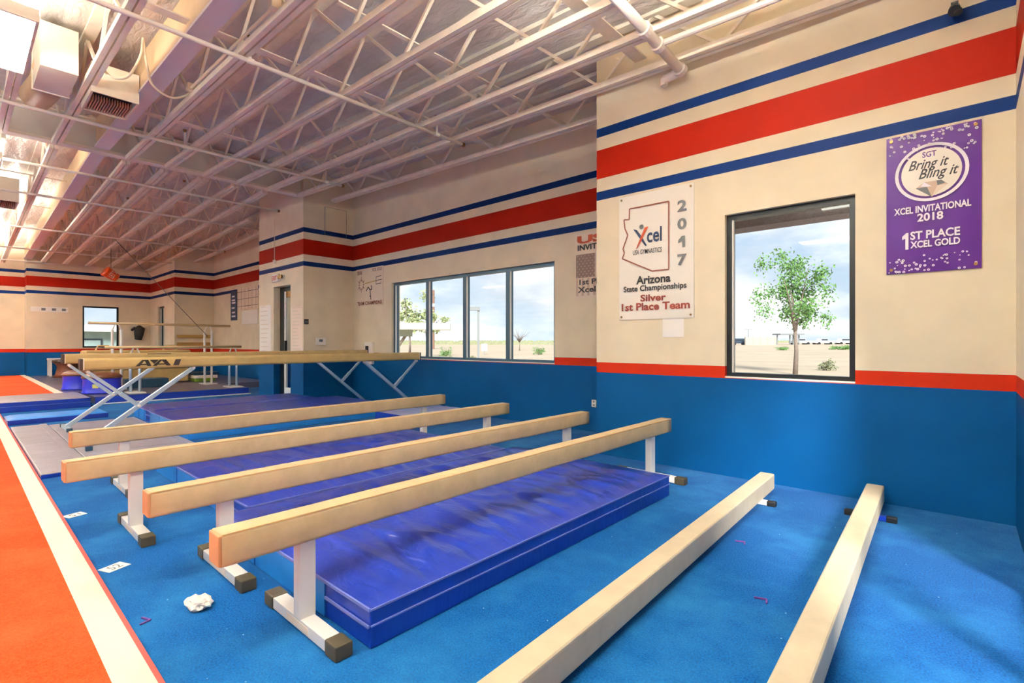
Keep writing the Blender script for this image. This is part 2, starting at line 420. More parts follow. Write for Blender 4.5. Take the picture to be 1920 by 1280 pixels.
# roof slab over the insulation keeps the sky out
mr_ = MB()
for a, b in ((XR+.4, RIDGE), (RIDGE, -23.)):
    za, zb = chord_z(a)+.72, chord_z(b)+.72
    mr_.quad((a, -9.4, za), (a, 6.3, za), (b, 6.3, zb), (b, -9.4, zb)); mr_.quad((a, -9.4, za+.15), (b, -9.4, zb+.15), (b, 6.3, zb+.15), (a, 6.3, za+.15))
struct(mr_.build('roof', M['stucco']))

# ------------------------------------------------------------------ windows
def window(name, x0, x1, y, z0, z1, mull, frame, depth=.09, fw=.05, setback=.08):
    """glazed unit in a wall that faces -Y"""
    root = empty(name, ((x0+x1)/2, y+setback, z0)); struct(root)
    ox, oy, oz = (x0+x1)/2, y+setback, z0
    def part(nm, mat, *bx, **k):
        mm = BX(bx[0]-ox, bx[1]-ox, bx[2]-oy, bx[3]-oy, bx[4]-oz, bx[5]-oz); return mm.build(nm, mat, root, **k)
    d0, d1 = y+setback, y+setback+depth
    part('frame_head', frame, x0, x1, d0, d1, z1-fw, z1); part('frame_sill', frame, x0, x1, d0, d1, z0, z0+fw)
    part('frame_jamb', frame, x0, x0+fw, d0, d1, z0+fw, z1-fw); part('frame_jamb', frame, x1-fw, x1, d0, d1, z0+fw, z1-fw)
    for mx in mull: part('mullion', frame, mx-.04, mx+.04, d0, d1, z0+fw, z1-fw)
    edges = [x0+fw] + [v for mx in mull for v in (mx-.04, mx+.04)] + [x1-fw]
    for i in range(0, len(edges), 2): part('pane', M['glass'], edges[i], edges[i+1], d0+.04, d0+.05, z0+fw, z1-fw)
    for i in range(0, len(edges), 2):
        part('glazing_bead', M['sill'], edges[i], edges[i]+.012, d0+.005, d0+.035, z0+fw, z1-fw)
    part('sill_board', M['sill'], x0, x1, y+.004, y+setback, z0, z0+.012)
    return root
window('window_1', W_R[0], W_R[1], YM, W_R[2], W_R[3], [], M['black_frame'], fw=.045, setback=.05)
window('window_2', W_L[0], W_L[1], YRC, W_L[2], W_L[3], [-7.43, -6.41, -5.40], M['teal_frame'], setback=.05)
def window_y(name, y0, y1, x, z0, z1, out, mull=()):
    root = empty(name, (x, (y0+y1)/2, z0)); struct(root); oy = (y0+y1)/2; f = .05
    def part(nm, mat, a0, a1, za, zb, d0=.05, d1=.13):
        p, q = sorted((out*d0, out*d1)); return BX(p, q, a0-oy, a1-oy, za-z0, zb-z0).build(nm, mat, root)
    part('frame_head', M['black_frame'], y0, y1, z1-f, z1); part('frame_sill', M['black_frame'], y0, y1, z0, z0+f)
    part('frame_jamb', M['black_frame'], y0, y0+f, z0+f, z1-f); part('frame_jamb', M['black_frame'], y1-f, y1, z0+f, z1-f)
    e = [y0+f]+[v for k in mull for v in (k-.03, k+.03)]+[y1-f]
    for k in mull: part('mullion', M['black_frame'], k-.03, k+.03, z0+f, z1-f)
    for i in range(0, len(e), 2): part('pane', M['glass'], e[i], e[i+1], z0+f, z1-f, .085, .095)
    return root
window_y('window_3', 2.83, 3.8, -21.9, 1.03, 2.43, -1)
window_y('door_2', W_S[0], W_S[1], XR, W_S[2], W_S[3], 1, (2.4,))  # unseen glass door, assumed for the daylight on the right-hand floor
window('window_4', -20.9, -20.1, YM, 1.05, 2.44, [], M['black_frame'], setback=.06)
for k, (a, b) in enumerate(((-19, -16), (-13.5, -10.5), (-8, -5))):
    # unseen windows added behind the photographer to bring in more daylight
    root = empty('window_%d' % (6+k), ((a+b)/2, -9.1, .9)); struct(root); L = (b-a)/2
    for nm, bx in (('frame_head', (-L, L, -.05, .05, 1.65, 1.7)), ('frame_sill', (-L, L, -.05, .05, 0, .05)), ('frame_jamb', (-L, -L+.05, -.05, .05, .05, 1.65)), ('frame_jamb', (L-.05, L, -.05, .05, .05, 1.65))):
        BX(*bx).build(nm, M['black_frame'], root)
    BX(-L+.05, L-.05, -.005, .005, .05, 1.65).build('pane', M['glass'], root)

# door in the bay: dark frame, glazed leaf, set back in its reveal
dr = empty('door_1', (-10.95, YM+.14, 0)); struct(dr)
def dpart(nm, mat, x0, x1, y0, y1, z0, z1, par=dr): return BX(x0+10.95, x1+10.95, y0, y1, z0, z1).build(nm, mat, par)
dpart('frame_jamb', M['black_frame'], -11.37, -11.18, 0, .06, 0, 2.43); dpart('frame_jamb', M['black_frame'], -10.6, -10.53, 0, .06, 0, 2.43)
dpart('frame_head', M['black_frame'], -11.18, -10.6, 0, .06, 2.33, 2.43)
leaf = dpart('door_leaf', M['sill'], -11.18, -11.1, .01, .05, 0, 2.33)
BX(.27, .35, .01, .05, 0., 2.33).build('stile', M['sill'], leaf); BX(-.15, .27, .01, .05, 2.2, 2.33).build('rail', M['brass'], leaf); BX(-.15, .27, .01, .05, 0., .22).build('rail', M['sill'], leaf)
BX(-.15, .27, .025, .035, .22, 2.2).build('pane', M['glass'], leaf)
BX(-.11, -.08, -.04, .01, .95, 1.25).build('pull_handle', M['black'], leaf)

# ------------------------------------------------------------------ roof steel
PANEL = 1.25; JD = .56
def web_mesh(sgn):
    mm = MB(); mm.bar((0, 0, 0), (sgn*PANEL/2*1.0, 0, JD-.03), .028, .028); me = bpy.data.meshes.new('web'); me.from_pydata(mm.v, [], mm.f); me.materials.append(M['web']); return me
WM = {1: web_mesh(1), -1: web_mesh(-1)}
def joist(y, xa, xb, label):
    """open-web joist between xa (near) and xb (far)"""
    za, zb = chord_z(xa), chord_z(xb); L = abs(xb-xa)
    root = empty('roof_joist', (xa, y, za)); sx = -1
    slope = (zb-za)/L
    def P(d, z): return (sx*d, 0, slope*d+z)
    for s in (-1, 1):
        mm = MB(); mm.bar((0, s*.03, .03), (sx*L, s*.03, slope*L+.03), .045, .06); mm.build('bottom_chord', M['joist'], root)
    mm = MB(); mm.bar((0, 0, JD), (sx*L, 0, slope*L+JD), .11, .05); mm.build('top_chord', M['joist'], root)
    n = int(L/PANEL)
    for i in range(n):
        d = (i+.5)*PANEL
        for s in (1, -1):
            o = bpy.data.objects.new('web', WM[s]); COL.objects.link(o); o.parent = root; o.location = P(d, .03)
    tag(root, label, 'roof joist', 'open web roof joists')
    return root
ordw = ['nearest the window wall', 'second from the window wall', 'third from the window wall', 'fourth from the window wall', 'fifth from the window wall', 'sixth from the window wall', 'seventh from the window wall beside the tan duct', 'eighth from the window wall by the tan duct', 'ninth from the window wall beside the light fixtures']
for k, y in enumerate(JY):
    xa = -3.2 if k == 0 else XR
    joist(y, xa, -9.9 if k else -9.72, 'cream roof joist on the near side, ' + ordw[k])
for k, y in enumerate(JY[1:], 1):
    x0 = -10.12 if y < 4.55 else -12.4
    joist(y, x0, -21.88 if y > 1.48 else -22.5, 'cream roof joist beyond the girder, ' + ordw[k])
joist(5.3, -12.4, -18.85, 'cream open web roof joist beyond the door bay, nearest the window wall')
# girder across the room over the ridge
g = empty('ridge_girder', (-10.0, 0, 4.16))
gm = MB(); gm.box(-.02, .02, -9., 4.68, .04, .46); gm.build('web_plate', M['girder'], g)
gm = MB(); gm.box(-.09, .09, -9., 4.68, 0, .04); gm.build('bottom_flange', M['joist'], g)
gm = MB(); gm.box(-.09, .09, -9., 4.68, .46, .48); gm.build('top_flange', M['joist'], g)
tag(g, 'deep cream painted girder crossing the ceiling under the roof ridge', 'girder')
# flat bridging straps across the joists
for nm, x, dz, wd, y0 in (('wide', -5.32, .2, .11, .5), ('wide', -8.08, .2, .11, .95), ('thin', -4.02, .22, .05, 2.2), ('wide', -2.45, .2, .13, 1.), ('thin', -12.9, .3, .05, .5), ('thin', -15.4, .3, .05, .5), ('thin', -18.0, .3, .05, .5), ('thin', -20.3, .3, .05, .5)):
    mm = MB(); z = chord_z(x)+dz; yend = 5.6 if -9.9 < x < -3.1 else (4.66 if x > -3.1 else 4.65)
    mm.bar((x, y0, z), (x, yend, z), wd, .012)
    wh = {-5.32: 'crossing above the middle of the left window', -8.08: 'just in front of the ridge girder', -4.02: 'near the USA banner', -2.45: 'above the white championship banner', -12.9: 'just beyond the ridge girder', -15.4: 'over the parallel bars', -18.0: 'over the hanging bucket', -20.3: 'close to the far wall'}[x]
    tag(mm.build('bridging_strap', M['joist']), '%s cream bridging strap across the joists, %s' % (nm, wh), 'bridging', 'bridging straps')
# sprinkler branch pipes
def sprinkler(x, y0, y1, lab, heads):
    z = chord_z(x)-.04; root = empty('sprinkler_pipe', (x, y0, z))
    MB().tube([(0, 0, 0), (0, y1-y0, 0)], .022, 10).build('pipe', M['pipe'], root, smooth=True)
    MB().tube([(0, y1-y0-.02, 0), (0, y1-y0+.02, 0)], .028, 10).build('end_cap', M['brass'], root)
    for hy in heads:
        r = MB().tube([(0, hy-y0, .02), (0, hy-y0, .2)], .014, 8).build('riser', M['pipe'], root)
        MB().tube([(0, hy-y0, .2), (0, hy-y0, .24)], [.012, .03], 8).build('sprinkler_head', M['brass'], r)
        MB().tube([(0, hy-y0-.03, 0), (0, hy-y0+.03, 0)], .03, 10).build('tee_fitting', M['pipe'], root)
    tag(root, lab, 'pipe', 'sprinkler branch pipes')
sprinkler(-5.12, -2., 4.66, 'white sprinkler pipe under the joists, closest to the camera', [1.9, 4.2])
sprinkler(-8.32, -2., 4.66, 'white sprinkler pipe under the joists ending above the team champions banner', [2.2, 4.35])
sprinkler(-11.0, -2., 4.66, 'white sprinkler pipe just beyond the ridge girder ending at the door bay', [2.9])
sprinkler(-12.95, -2., 5.4, 'white sprinkler pipe over the parallel bars ending past the door bay', [2.4])
sprinkler(-16.2, -2., 5.3, 'white sprinkler pipe over the far mats, in front of the bucket', [3.])
sprinkler(-19.2, -2., 5.0, 'thin white sprinkler pipe behind the hanging bucket', [3.])
sprinkler(-21.55, -2., 4.5, 'farthest white sprinkler pipe running along the far wall', [])
# main riser pipe at the right with grooved couplings
rp = empty('sprinkler_main', (-2.02, 4.62, 3.78))
MB().tube([(.02, 0, 0), (.02, -1.6, .12)], .045, 14).build('pipe', M['pipe'], rp, smooth=True)
for d in (.05, .5, .75): MB().tube([(.02, -d+.03, .075*d-.002), (.02, -d-.03, .075*d+.002)], .062, 14).build('coupling', M['pipe'], rp)
MB().tube([(.02, -.02, 0), (-.16, .0, -.01)], .04, 10).build('elbow', M['pipe'], rp); MB().tube([(-.16, 0, 0), (-.16, 0, -.07)], .035, 10).build('drain_plug', M['pipe'], rp)
MB().tube([(.02, -.5, .04), (1.5, -.42, .04)], .026, 10).build('branch_pipe', M['pipe'], rp)
tag(rp, 'thick white sprinkler main with couplings ending at the wall above the white banner', 'pipe')

# ducts, registers and light fixtures
def sloped_box(xa, xb, y0, y1, dz0, dz1):
    mm = MB(); P = []
    for x in (xa, xb):
        for y, dz in ((y0, dz0), (y1, dz0), (y1, dz1), (y0, dz1)): P.append((x, y, chord_z(x)+dz))
    mm.v = P; mm.f = [(0,1,2,3),(7,6,5,4)] + [(k, 4+k, 4+(k+1)%4, (k+1)%4) for k in range(4)]
    return mm
for xa, xb, lab in ((XR-.1, -9.85, 'deep tan solid roof beam in front of the ridge girder, beside the air register'), (-10.12, -21.85, 'deep tan solid roof beam beyond the ridge girder running to the far wall')):
    d1 = empty('roof_beam', (0, 0, 0))
    sloped_box(xa, xb, 1.43, 1.57, .10, .50).build('beam_body', M['duct'], d1)
    sloped_box(xa, xb, 1.41, 1.59, .07, .10).build('bottom_plate', M['beam_plate'], d1)
    tag(d1, lab, 'roof beam')
def register(name, x0, x1, y0, y1, zb, zt, label):
    r = empty(name, ((x0+x1)/2, (y0+y1)/2, zb)); lx, ly = (x1-x0)/2, (y1-y0)/2
    mm = MB(); tk = .02
    mm.box(-lx, -lx+tk, -ly, ly, 0, zt-zb); mm.box(lx-tk, lx, -ly, ly, 0, zt-zb); mm.box(-lx+tk, lx-tk, -ly, -ly+tk, 0, zt-zb); mm.box(-lx+tk, lx-tk, ly-tk, ly, 0, zt-zb)
    mm.box(-lx+tk, lx-tk, -ly+tk, ly-tk, .1, zt-zb)
    mm.build('boot', M['duct_cream'], r)
    BX(-lx+tk, lx-tk, -ly+tk, ly-tk, .085, .098).build('dark_core', M['grille_dark'], r)
    n = 16
    for i in range(n):
        yy = -ly+.03+(2*ly-.06)*i/(n-1); BX(-lx+.04, lx*.2, yy-.005, yy+.005, .012, .07).build('vane', M['grille_vane'], r)
    tag(r, label, 'air register', 'ceiling air registers')
register('air_register', -7.75, -7.1, .99, 1.42, 3.97, 4.3, 'cream air register box with tan vanes hanging beside the nearest light fixture')
register('air_register', -14.1, -13.3, .35, .8, 3.86, 4.3, 'cream air register box with white vanes at the left edge beyond the girder')
bd = empty('branch_duct', (-7.35, .72, 4.04))
BX(-.35, .37, -.15, .15, 0, .46).build('duct_box', M['duct_cream'], bd); MB().tube([(-.2, 0, .25), (-.7, 0, .22), (-1.3, -.05, .25)], .16, 14).build('flexible_hose', M['duct'], bd, smooth=True); BX(-.36, -.34, -.16, .16, -.01, .47).build('collar', M['joist'], bd)
tag(bd, 'cream branch duct box with round hose between light fixture and air register', 'duct')
M['lamp'] = emission('fluorescent_lens', (1, .95, .78, 1), 36.)
M['uplamp'] = emission('uplight_lens', (.95, .97, .88, 1), 185.)  # upward glow added to brighten the ceiling, not a known lamp
M['uplamp_soft'] = emission('uplight_soft_lens', (1, .97, .84, 1), 34.)
M['lamp_soft'] = emission('fluorescent_soft_lens', (.95, .96, .84, 1), 15.)  # lens of the fixtures added out of view
def fixture(x, y, label, L=1.2, Wd=.42, up='uplamp_soft'):
    z = chord_z(x)-.2; r = empty('light_fixture', (x, y, z))
    mm = MB(); mm.box(-L/2, L/2, -Wd/2, Wd/2, .05, .1); mm.box(-L/2, L/2, -Wd/2, -Wd/2+.02, 0, .05); mm.box(-L/2, L/2, Wd/2-.02, Wd/2, 0, .05); mm.box(-L/2, -L/2+.02, -Wd/2+.02, Wd/2-.02, 0, .05); mm.box(L/2-.02, L/2, -Wd/2+.02, Wd/2-.02, 0, .05)
    mm.build('housing', M['joist'], r)
    BX(-L/2+.02, L/2-.02, -Wd/2+.02, Wd/2-.02, .012, .03).build('lens', M['lamp' if up == 'uplamp_soft' else 'lamp_soft'], r)
    BX(-L/2+.04, L/2-.04, -Wd/2+.04, Wd/2-.04, .1, .106).build('uplight_lens', M[up], r)  # added glow on the housing top, lights the ceiling
    for s in (-.4, .4): MB().tube([(s, 0, .1), (s, 0, .32)], .006, 6).build('hanger_rod', M['web'], r)
    tag(r, label, 'light fixture', 'fluorescent ceiling fixtures')
fixture(-6.15, .24, 'glowing rectangular ceiling light fixture nearest the camera at top left')
fixture(-11.0, .24, 'glowing rectangular ceiling light fixture cut by the left edge beyond the girder')
for (x, y, n) in ((-1.1, 2.3, 'above the floor beams'), (-1.4, -.9, 'over the camera'),  (-15.6, -.2, 'over the far red floor'), (-20.3, -.2, 'by the far wall'), (-2.5, -4.6, 'behind the camera'), (-7., -4.6, 'over the middle of the hall'), (-11.5, -4.6, 'over the red floor'), (-16., -4.6, 'over the far hall')):  # unseen fixtures added to raise the brightness of the hall
    fixture(x, y, 'rectangular ceiling light fixture out of the picture ' + n, 1.2, .6, 'uplamp')
# looping flexible cables from the insulation to the joist
cb = empty('drop_cable', (-6.48, 1.33, 4.45))
def spline(pts, n=8):
    P = [Vector(p) for p in pts]; P = [P[0]*2-P[1]] + P + [P[-1]*2-P[-2]]; o = []
    for i in range(1, len(P)-2):
        for k in range(n):
            t_ = k/n; a_, b_, c_, d_ = P[i-1:i+3]
            o.append(tuple(.5*((2*b_) + (c_-a_)*t_ + (2*a_-5*b_+4*c_-d_)*t_*t_ + (3*b_-a_-3*c_+d_)*t_**3)))
    return o + [tuple(P[-2])]
MB().tube(spline([(0, 0, 0), (-.02, -.02, -.2), (-.05, -.12, -.44), (-.15, -.24, -.46), (-.27, -.31, -.33)]), .013, 8).build('cable_loop', M['cable'], cb, smooth=True)
MB().tube(spline([(0, 0, 0), (-.03, .03, -.2), (-.1, .1, -.42), (-.16, .28, -.48), (-.15, .42, -.42), (-.14, .5, -.32)]), .013, 8).build('cable_loop', M['cable'], cb, smooth=True)
tag(cb, 'pair of looping cream cables hanging below the foil by the air register', 'cable')
cd = empty('conduit', (-5.6, 1.78, chord_z(-5.6)+.08))
MB().tube([(-.9, 0, .03), (0, 0, 0), (1.3, 0, -.04)], .014, 8).build('tube', M['cable'], cd); MB().box(1.28, 1.36, -.04, .04, -.07, .02).build('junction_box', M['cable'], cd); MB().box(-.95, -.88, -.04, .04, 0, .08).build('junction_box', M['cable'], cd)
tag(cd, 'cream conduit with junction boxes clipped along the joist by the cables', 'conduit')

# ------------------------------------------------------------------ floor coverings
rf = empty('red_runway', (-6, -.5, 0))
BX(-6.2, 6.2, -.7, .87, .0, .012).build('red_carpet', M['red_carpet'], rf)
BX(-6.2, 6.2, .87, .98, .0, .013).build('cream_border', M['border'], rf); BX(-6.2, 6.2, .98, .998, 0, .012).build('red_edging', M['pink_edge'], rf)
tag(rf, 'orange red carpet runway with a cream border along its right edge', 'carpet')
ff = empty('spring_floor', (-18.2, -2., 0))
BX(-4.3, 4.3, -.5, 3.36, 0., .16).build('red_deck', M['red_carpet'], ff); BX(-4.3, 4.3, 3.36, 3.5, 0, .161).build('cream_border', M['border'], ff)
tag(ff, 'raised red spring floor with cream border at the far left', 'spring floor')
# far landing deck of dark mats
fd = empty('landing_deck', (-15.6, 3.3, 0))
rows = [(-12.66, -14.2), (-14.21, -15.7), (-15.71, -17.2), (-17.21, -18.85)]
for i, (a, b) in enumerate(rows):
    BX(b+15.6, a+15.6, -1.48 if i == 0 else -1.78, 1.35 if i == 0 else 2.5, 0, .15).build('deck_mat', M['dark_vinyl'], fd, bevel=.012)
BX(-21.85+15.6, -18.87+15.6, -1.78, 1.38, 0, .15).build('deck_mat', M['dark_vinyl'], fd, bevel=.012)
BX(-12.655+15.6, -12.63+15.6, -1.48, 1.35, 0.0, .14).build('edge_band', M['royal'], fd)
tag(fd, 'low deck of dark grey mats with blue edge under the parallel bars', 'mat')
tag(MB().tube([(-12.5, 1.86, .012), (-12.47, 3.2, .012), (-12.5, 4.65, .012)], .014, 8).build('floor_hose', M['tape']), 'thin white tube lying along the blue edge of the dark deck', 'tube')

# ------------------------------------------------------------------ mats
def soft_top(m, x0, x1, y0, y1, z, amp, fx, fy, seed, step=.024):
    nx = max(6, int((x1-x0)/step)); ny = max(6, int((y1-y0)/step)); i0 = len(m.v)
    for i in range(nx+1):
        for j in range(ny+1):
            u = i/nx; v = j/ny; x = x0+(x1-x0)*u; y = y0+(y1-y0)*v
            e = min(1, 8*min(u, 1-u))*min(1, 8*min(v, 1-v))
            r = noise.noise(Vector((x*fx+1.3*noise.noise(Vector((x*2, y*2, seed))), y*fy, seed)))
            rid = (1-abs(r)*2.2); rid = max(0, rid)**2.5
            big = .5*noise.noise(Vector((x*1.3, y*1.1, seed+9)))
            ed = math.exp(-((1-u)*(x1-x0)/.35)**2)+math.exp(-(u*(x1-x0)/.35)**2)
            puck = .35*ed*math.sin(y*28+2*noise.noise(Vector((x*3, y*3, seed))))
            rim = -.02*(1-min(1, 14*min(u, 1-u, v*(y1-y0)/(x1-x0), (1-v)*(y1-y0)/(x1-x0))))
            fold = 0.
            if amp > .02:
                for q in range(7):
                    yk = y0+(y1-y0)*(q+.6+.25*math.sin(q*5.1+seed))/7; run = .55+.35*math.sin(q*3.7+seed*2)
                    fold -= .020*math.exp(-((y-yk-.22*(x1-x)-.03*noise.noise(Vector((x*3, q, seed))))/.026)**2)*max(0, 1-(x1-x)/((x1-x0)*run))**.5
            m.v.append((x, y, z + rim + min(1, e*2)*fold + e*amp*(rid*.9+big+puck)))
    for i in range(nx):
        for j in range(ny):
            a = i0+i*(ny+1)+j; m.f.append((a, a+ny+1, a+ny+2, a+1))
def crash_mat(name, x0, x1, y0, y1, z, top, side, end, label, amp=.026, fx=1.0, fy=4.5, seed=1., flap=True, zip_=True, group='crash mats'):
    r = empty(name, ((x0+x1)/2, (y0+y1)/2, 0)); lx, ly = (x1-x0)/2, (y1-y0)/2
    m = MB(); soft_top(m, -lx, lx, -ly, ly, z, amp, fx, fy, seed); m.build('top_cover', top, r, smooth=True)
    b = MB(); b.box(-lx, lx, -ly, ly, 0, z-.022); b.build('body', side, r, bevel=.008)
    if end:
        BX(-lx+.04, lx-.36 if flap else lx-.02, -ly-.006, -ly, .004, z-.03).build('end_panel', end, r)
        for k in range(1, 3): BX(-lx+2*lx*k/3.2-.004, -lx+2*lx*k/3.2+.004, -ly-.009, -ly-.005, .004, z-.03).build('stitch_line', side, r)
    if zip_:
        m = MB(); zz = z*.52
        m.bar((lx+.003, -ly, zz), (lx+.003, ly, zz), .006, .006); m.bar((lx-.35 if flap else -lx, -ly-.008, zz), (lx, -ly-.008, zz), .008, .010); m.build('zip_flap', M['piping'], r)
    m = MB(); zz = z-.022
    m.bar((-lx, -ly-.003, zz), (lx, -ly-.003, zz), .008, .012); m.bar((lx+.002, -ly, zz), (lx+.002, ly, zz), .006, .008); m.build('piping', M['piping'] if end else side, r)
    return tag(r, label, 'mat', group)
crash_mat('crash_mat', -3.40, -1.75, 1.10, 3.80, .18, M['indigo'], M['royal'], M['sky_vinyl'], 'big shiny indigo crash mat lying nearest the camera under the front beam', seed=1.)
crash_mat('crash_mat', -5.70, -3.46, 1.27, 3.72, .17, M['indigo'], M['royal'], M['sky_vinyl'], 'indigo crash mat with light blue end lying under the second and third beams', seed=4.)
crash_mat('crash_mat', -9.02, -7.15, 1.93, 4.95, .2, M['indigo'], M['sky_vinyl'], M['sky_vinyl'], 'indigo crash mat with blue sides under the front high beam', seed=7., amp=.008, zip_=False)
crash_mat('crash_mat', -10.2, -9.06, 1.97, 4.6, .19, M['indigo'], M['royal'], M['sky_vinyl'], 'indigo crash mat beside the door bay behind the high beams', seed=11., amp=.008)
crash_mat('crash_mat', -6.95, -5.85, 4.45, 5.6, .14, M['lilac_vinyl'], M['royal'], None, 'pale lilac crash mat by the wall under the left window', seed=13., zip_=False)
crash_mat('landing_mat', -13.75, -12.25, .1, 1.70, .19, M['grey_vinyl'], M['royal'], None, 'thick blue landing mat with grey top at the left edge', seed=15., amp=.003, flap=False, group='landing mats')
crash_mat('landing_mat', -11.0, -10.35, .50, 1.66, .09, M['sky_vinyl'], M['indigo'], None, 'thin blue mat with wrinkled vinyl edge in front of the thick landing mat', seed=17., amp=.004, flap=False, zip_=False, group='landing mats')
# folding panel mats
def panel_mat(x0, x1, y0, y1, n, label, top, z=.04):
    r = empty('panel_mat', ((x0+x1)/2, (y0+y1)/2, 0)); L = (x1-x0)/n
    for i in range(n):
        BX(x0+L*i+.004-(x0+x1)/2, x0+L*(i+1)-.004-(x0+x1)/2, (y0-y1)/2, (y1-y0)/2, 0, z).build('panel', top, r, bevel=.008)
    BX((x1-x0)/2, (x1-x0)/2+.006, (y0-y1)/2, (y1-y0)/2, 0.002, z-.004).build('edge_band', M['royal'], r)
    for s in (1,): BX((x0-x1)/2, (x1-x0)/2, s*(y1-y0)/2-.07*(s > 0), s*(y1-y0)/2+.07*(s < 0), z, z+.004).build('velcro_strip', M['grey_vinyl'], r)
    return tag(r, label, 'mat', 'folding panel mats')
panel_mat(-9.85, -6.1, .505, .87, 6, 'narrow grey folding panel mat along the cream carpet border', M['grey_vinyl'])
panel_mat(-9.75, -6.2, .885, 1.88, 5, 'grey lilac folding panel mat under the near legs of the high beams', M['grey_vinyl'], .035)

# ------------------------------------------------------------------ low practice beams
def low_beam(X, y0, y1, posts, label, ztop=.505, w_=.115, hgt=.125, mat='beam', sag=.0):
    r = empty('practice_beam', (X, (y0+y1)/2, 0)); L = (y1-y0)/2; zb = ztop-hgt
    m = MB(); n = 40; i0 = 0
    prof = []
    rr = .016
    for cx_, cz_, a0 in ((w_/2-rr, hgt-rr, 0), (-w_/2+rr, hgt-rr, 90), (-w_/2+rr, rr, 180), (w_/2-rr, rr, 270)):
        for a in (0, 30, 60, 90): prof.append((cx_+rr*math.cos(math.radians(a0+a)), cz_+rr*math.sin(math.radians(a0+a))))
    k = len(prof)
    for i in range(n+1):
        y = -L+2*L*i/n
        for px_, pz in prof:
            wob = .0035*noise.noise(Vector((X*3, y*2.2, pz*9+px_*5)))
            m.v.append((px_*(1+wob*4), y, zb+pz+wob))
    for i in range(n):
        for j in range(k):
            a = i*k+j; b = i*k+(j+1) % k; m.f.append((a, b, b+k, a+k))
    m.f.append(tuple(range(k-1, -1, -1))); m.f.append(tuple(range(n*k, n*k+k)))
    m.build('beam_body', M[mat], r, smooth=True)
    for s in (-1, 1):
        c = MB(); c.box(-w_/2+.004, w_/2-.004, s*L-.004 if s > 0 else -L-.012, s*L+.012 if s > 0 else -L+.004, zb+.004, ztop-.004); c.build('end_cap', M['beam_end'], r, bevel=.006)
    m = MB(); m.bar((w_/2-.004, -L, ztop-.003), (w_/2-.004, L, ztop-.003), .006, .006); m.build('seam', M['beam_seam'], r)
    for py in posts:
        yy = py-(y0+y1)/2
        p = MB(); p.box(-.03, .03, yy-.035, yy+.035, .05, zb+.003); p.build('post', M['white_metal'], r, bevel=.004)
        f = BX(-.285, .285, yy-.032, yy+.032, .006, .055).build('foot_bar', M['white_metal'], r, bevel=.004)
        for s in (-1, 1): BX(s*.285-.045, s*.285+.045, yy-.037, yy+.037, 0., .06).build('rubber_cap', M['rubber'], f, bevel=.008)
        BX(.0301-.0, .0305, yy-.02, yy+.02, .012, .045)
    lb = MB(); lb.box(-.1, .1, posts[0]-(y0+y1)/2-.0335, posts[0]-(y0+y1)/2-.032, .016, .044); lb.build('maker_label', M['paper_pink'], r)
    return tag(r, label, 'balance beam', 'low practice beams')
low_beam(-2.10, .66, 4.48, (1.0, 4.17), 'low tan practice beam over the front crash mat, nearest of the four raised beams')
low_beam(-2.93, .62, 4.36, (.96, 4.05), 'second low tan practice beam counting back from the front crash mat')
low_beam(-3.945, .43, 4.25, (.77, 3.95), 'third low tan practice beam counting back from the front crash mat', ztop=.52)
low_beam(-5.165, .60, 4.33, (.93, 4.02), 'fourth low tan practice beam, just in front of the high beams', ztop=.525, mat='beam')
def floor_beam(xf, yf, xn, yn, label, cap, group='floor beams'):
    d = Vector((xn-xf, yn-yf, 0)); L = d.length; r = empty('floor_beam', ((xf+xn)/2, (yf+yn)/2, 0), math.atan2(-d.y, -d.x)-math.pi/2)
    BX(-.055, .055, -L/2, L/2, .03, .155).build('beam_body', M['beam_pale'], r, bevel=.014, seg=3)
    for s in (-1, 1): BX(-.05, .05, s*L/2-.003, s*L/2+.003, .035, .15).build('end_cap', M['beam_pale'], r)
    for yy in (L/2-.38, -L/2+.38):
        f = BX(-.12, .12, yy-.02, yy+.02, 0.004, .034).build('foot_bar', cap, r)
        for s in (-1, 1): BX(s*.12-.03, s*.12+.03, yy-.024, yy+.024, 0, .038).build('rubber_cap', M['black'], f, bevel=.006)
    return tag(r, label, 'balance beam', group)
floor_beam(-1.205, 4.44, -1.07, .55, 'pale tan floor beam lying on the blue carpet left of the other floor beam', M['white_metal'])
floor_beam(-.505, 4.62, -.38, .75, 'pale tan floor beam closest to the right wall', M['royal'])

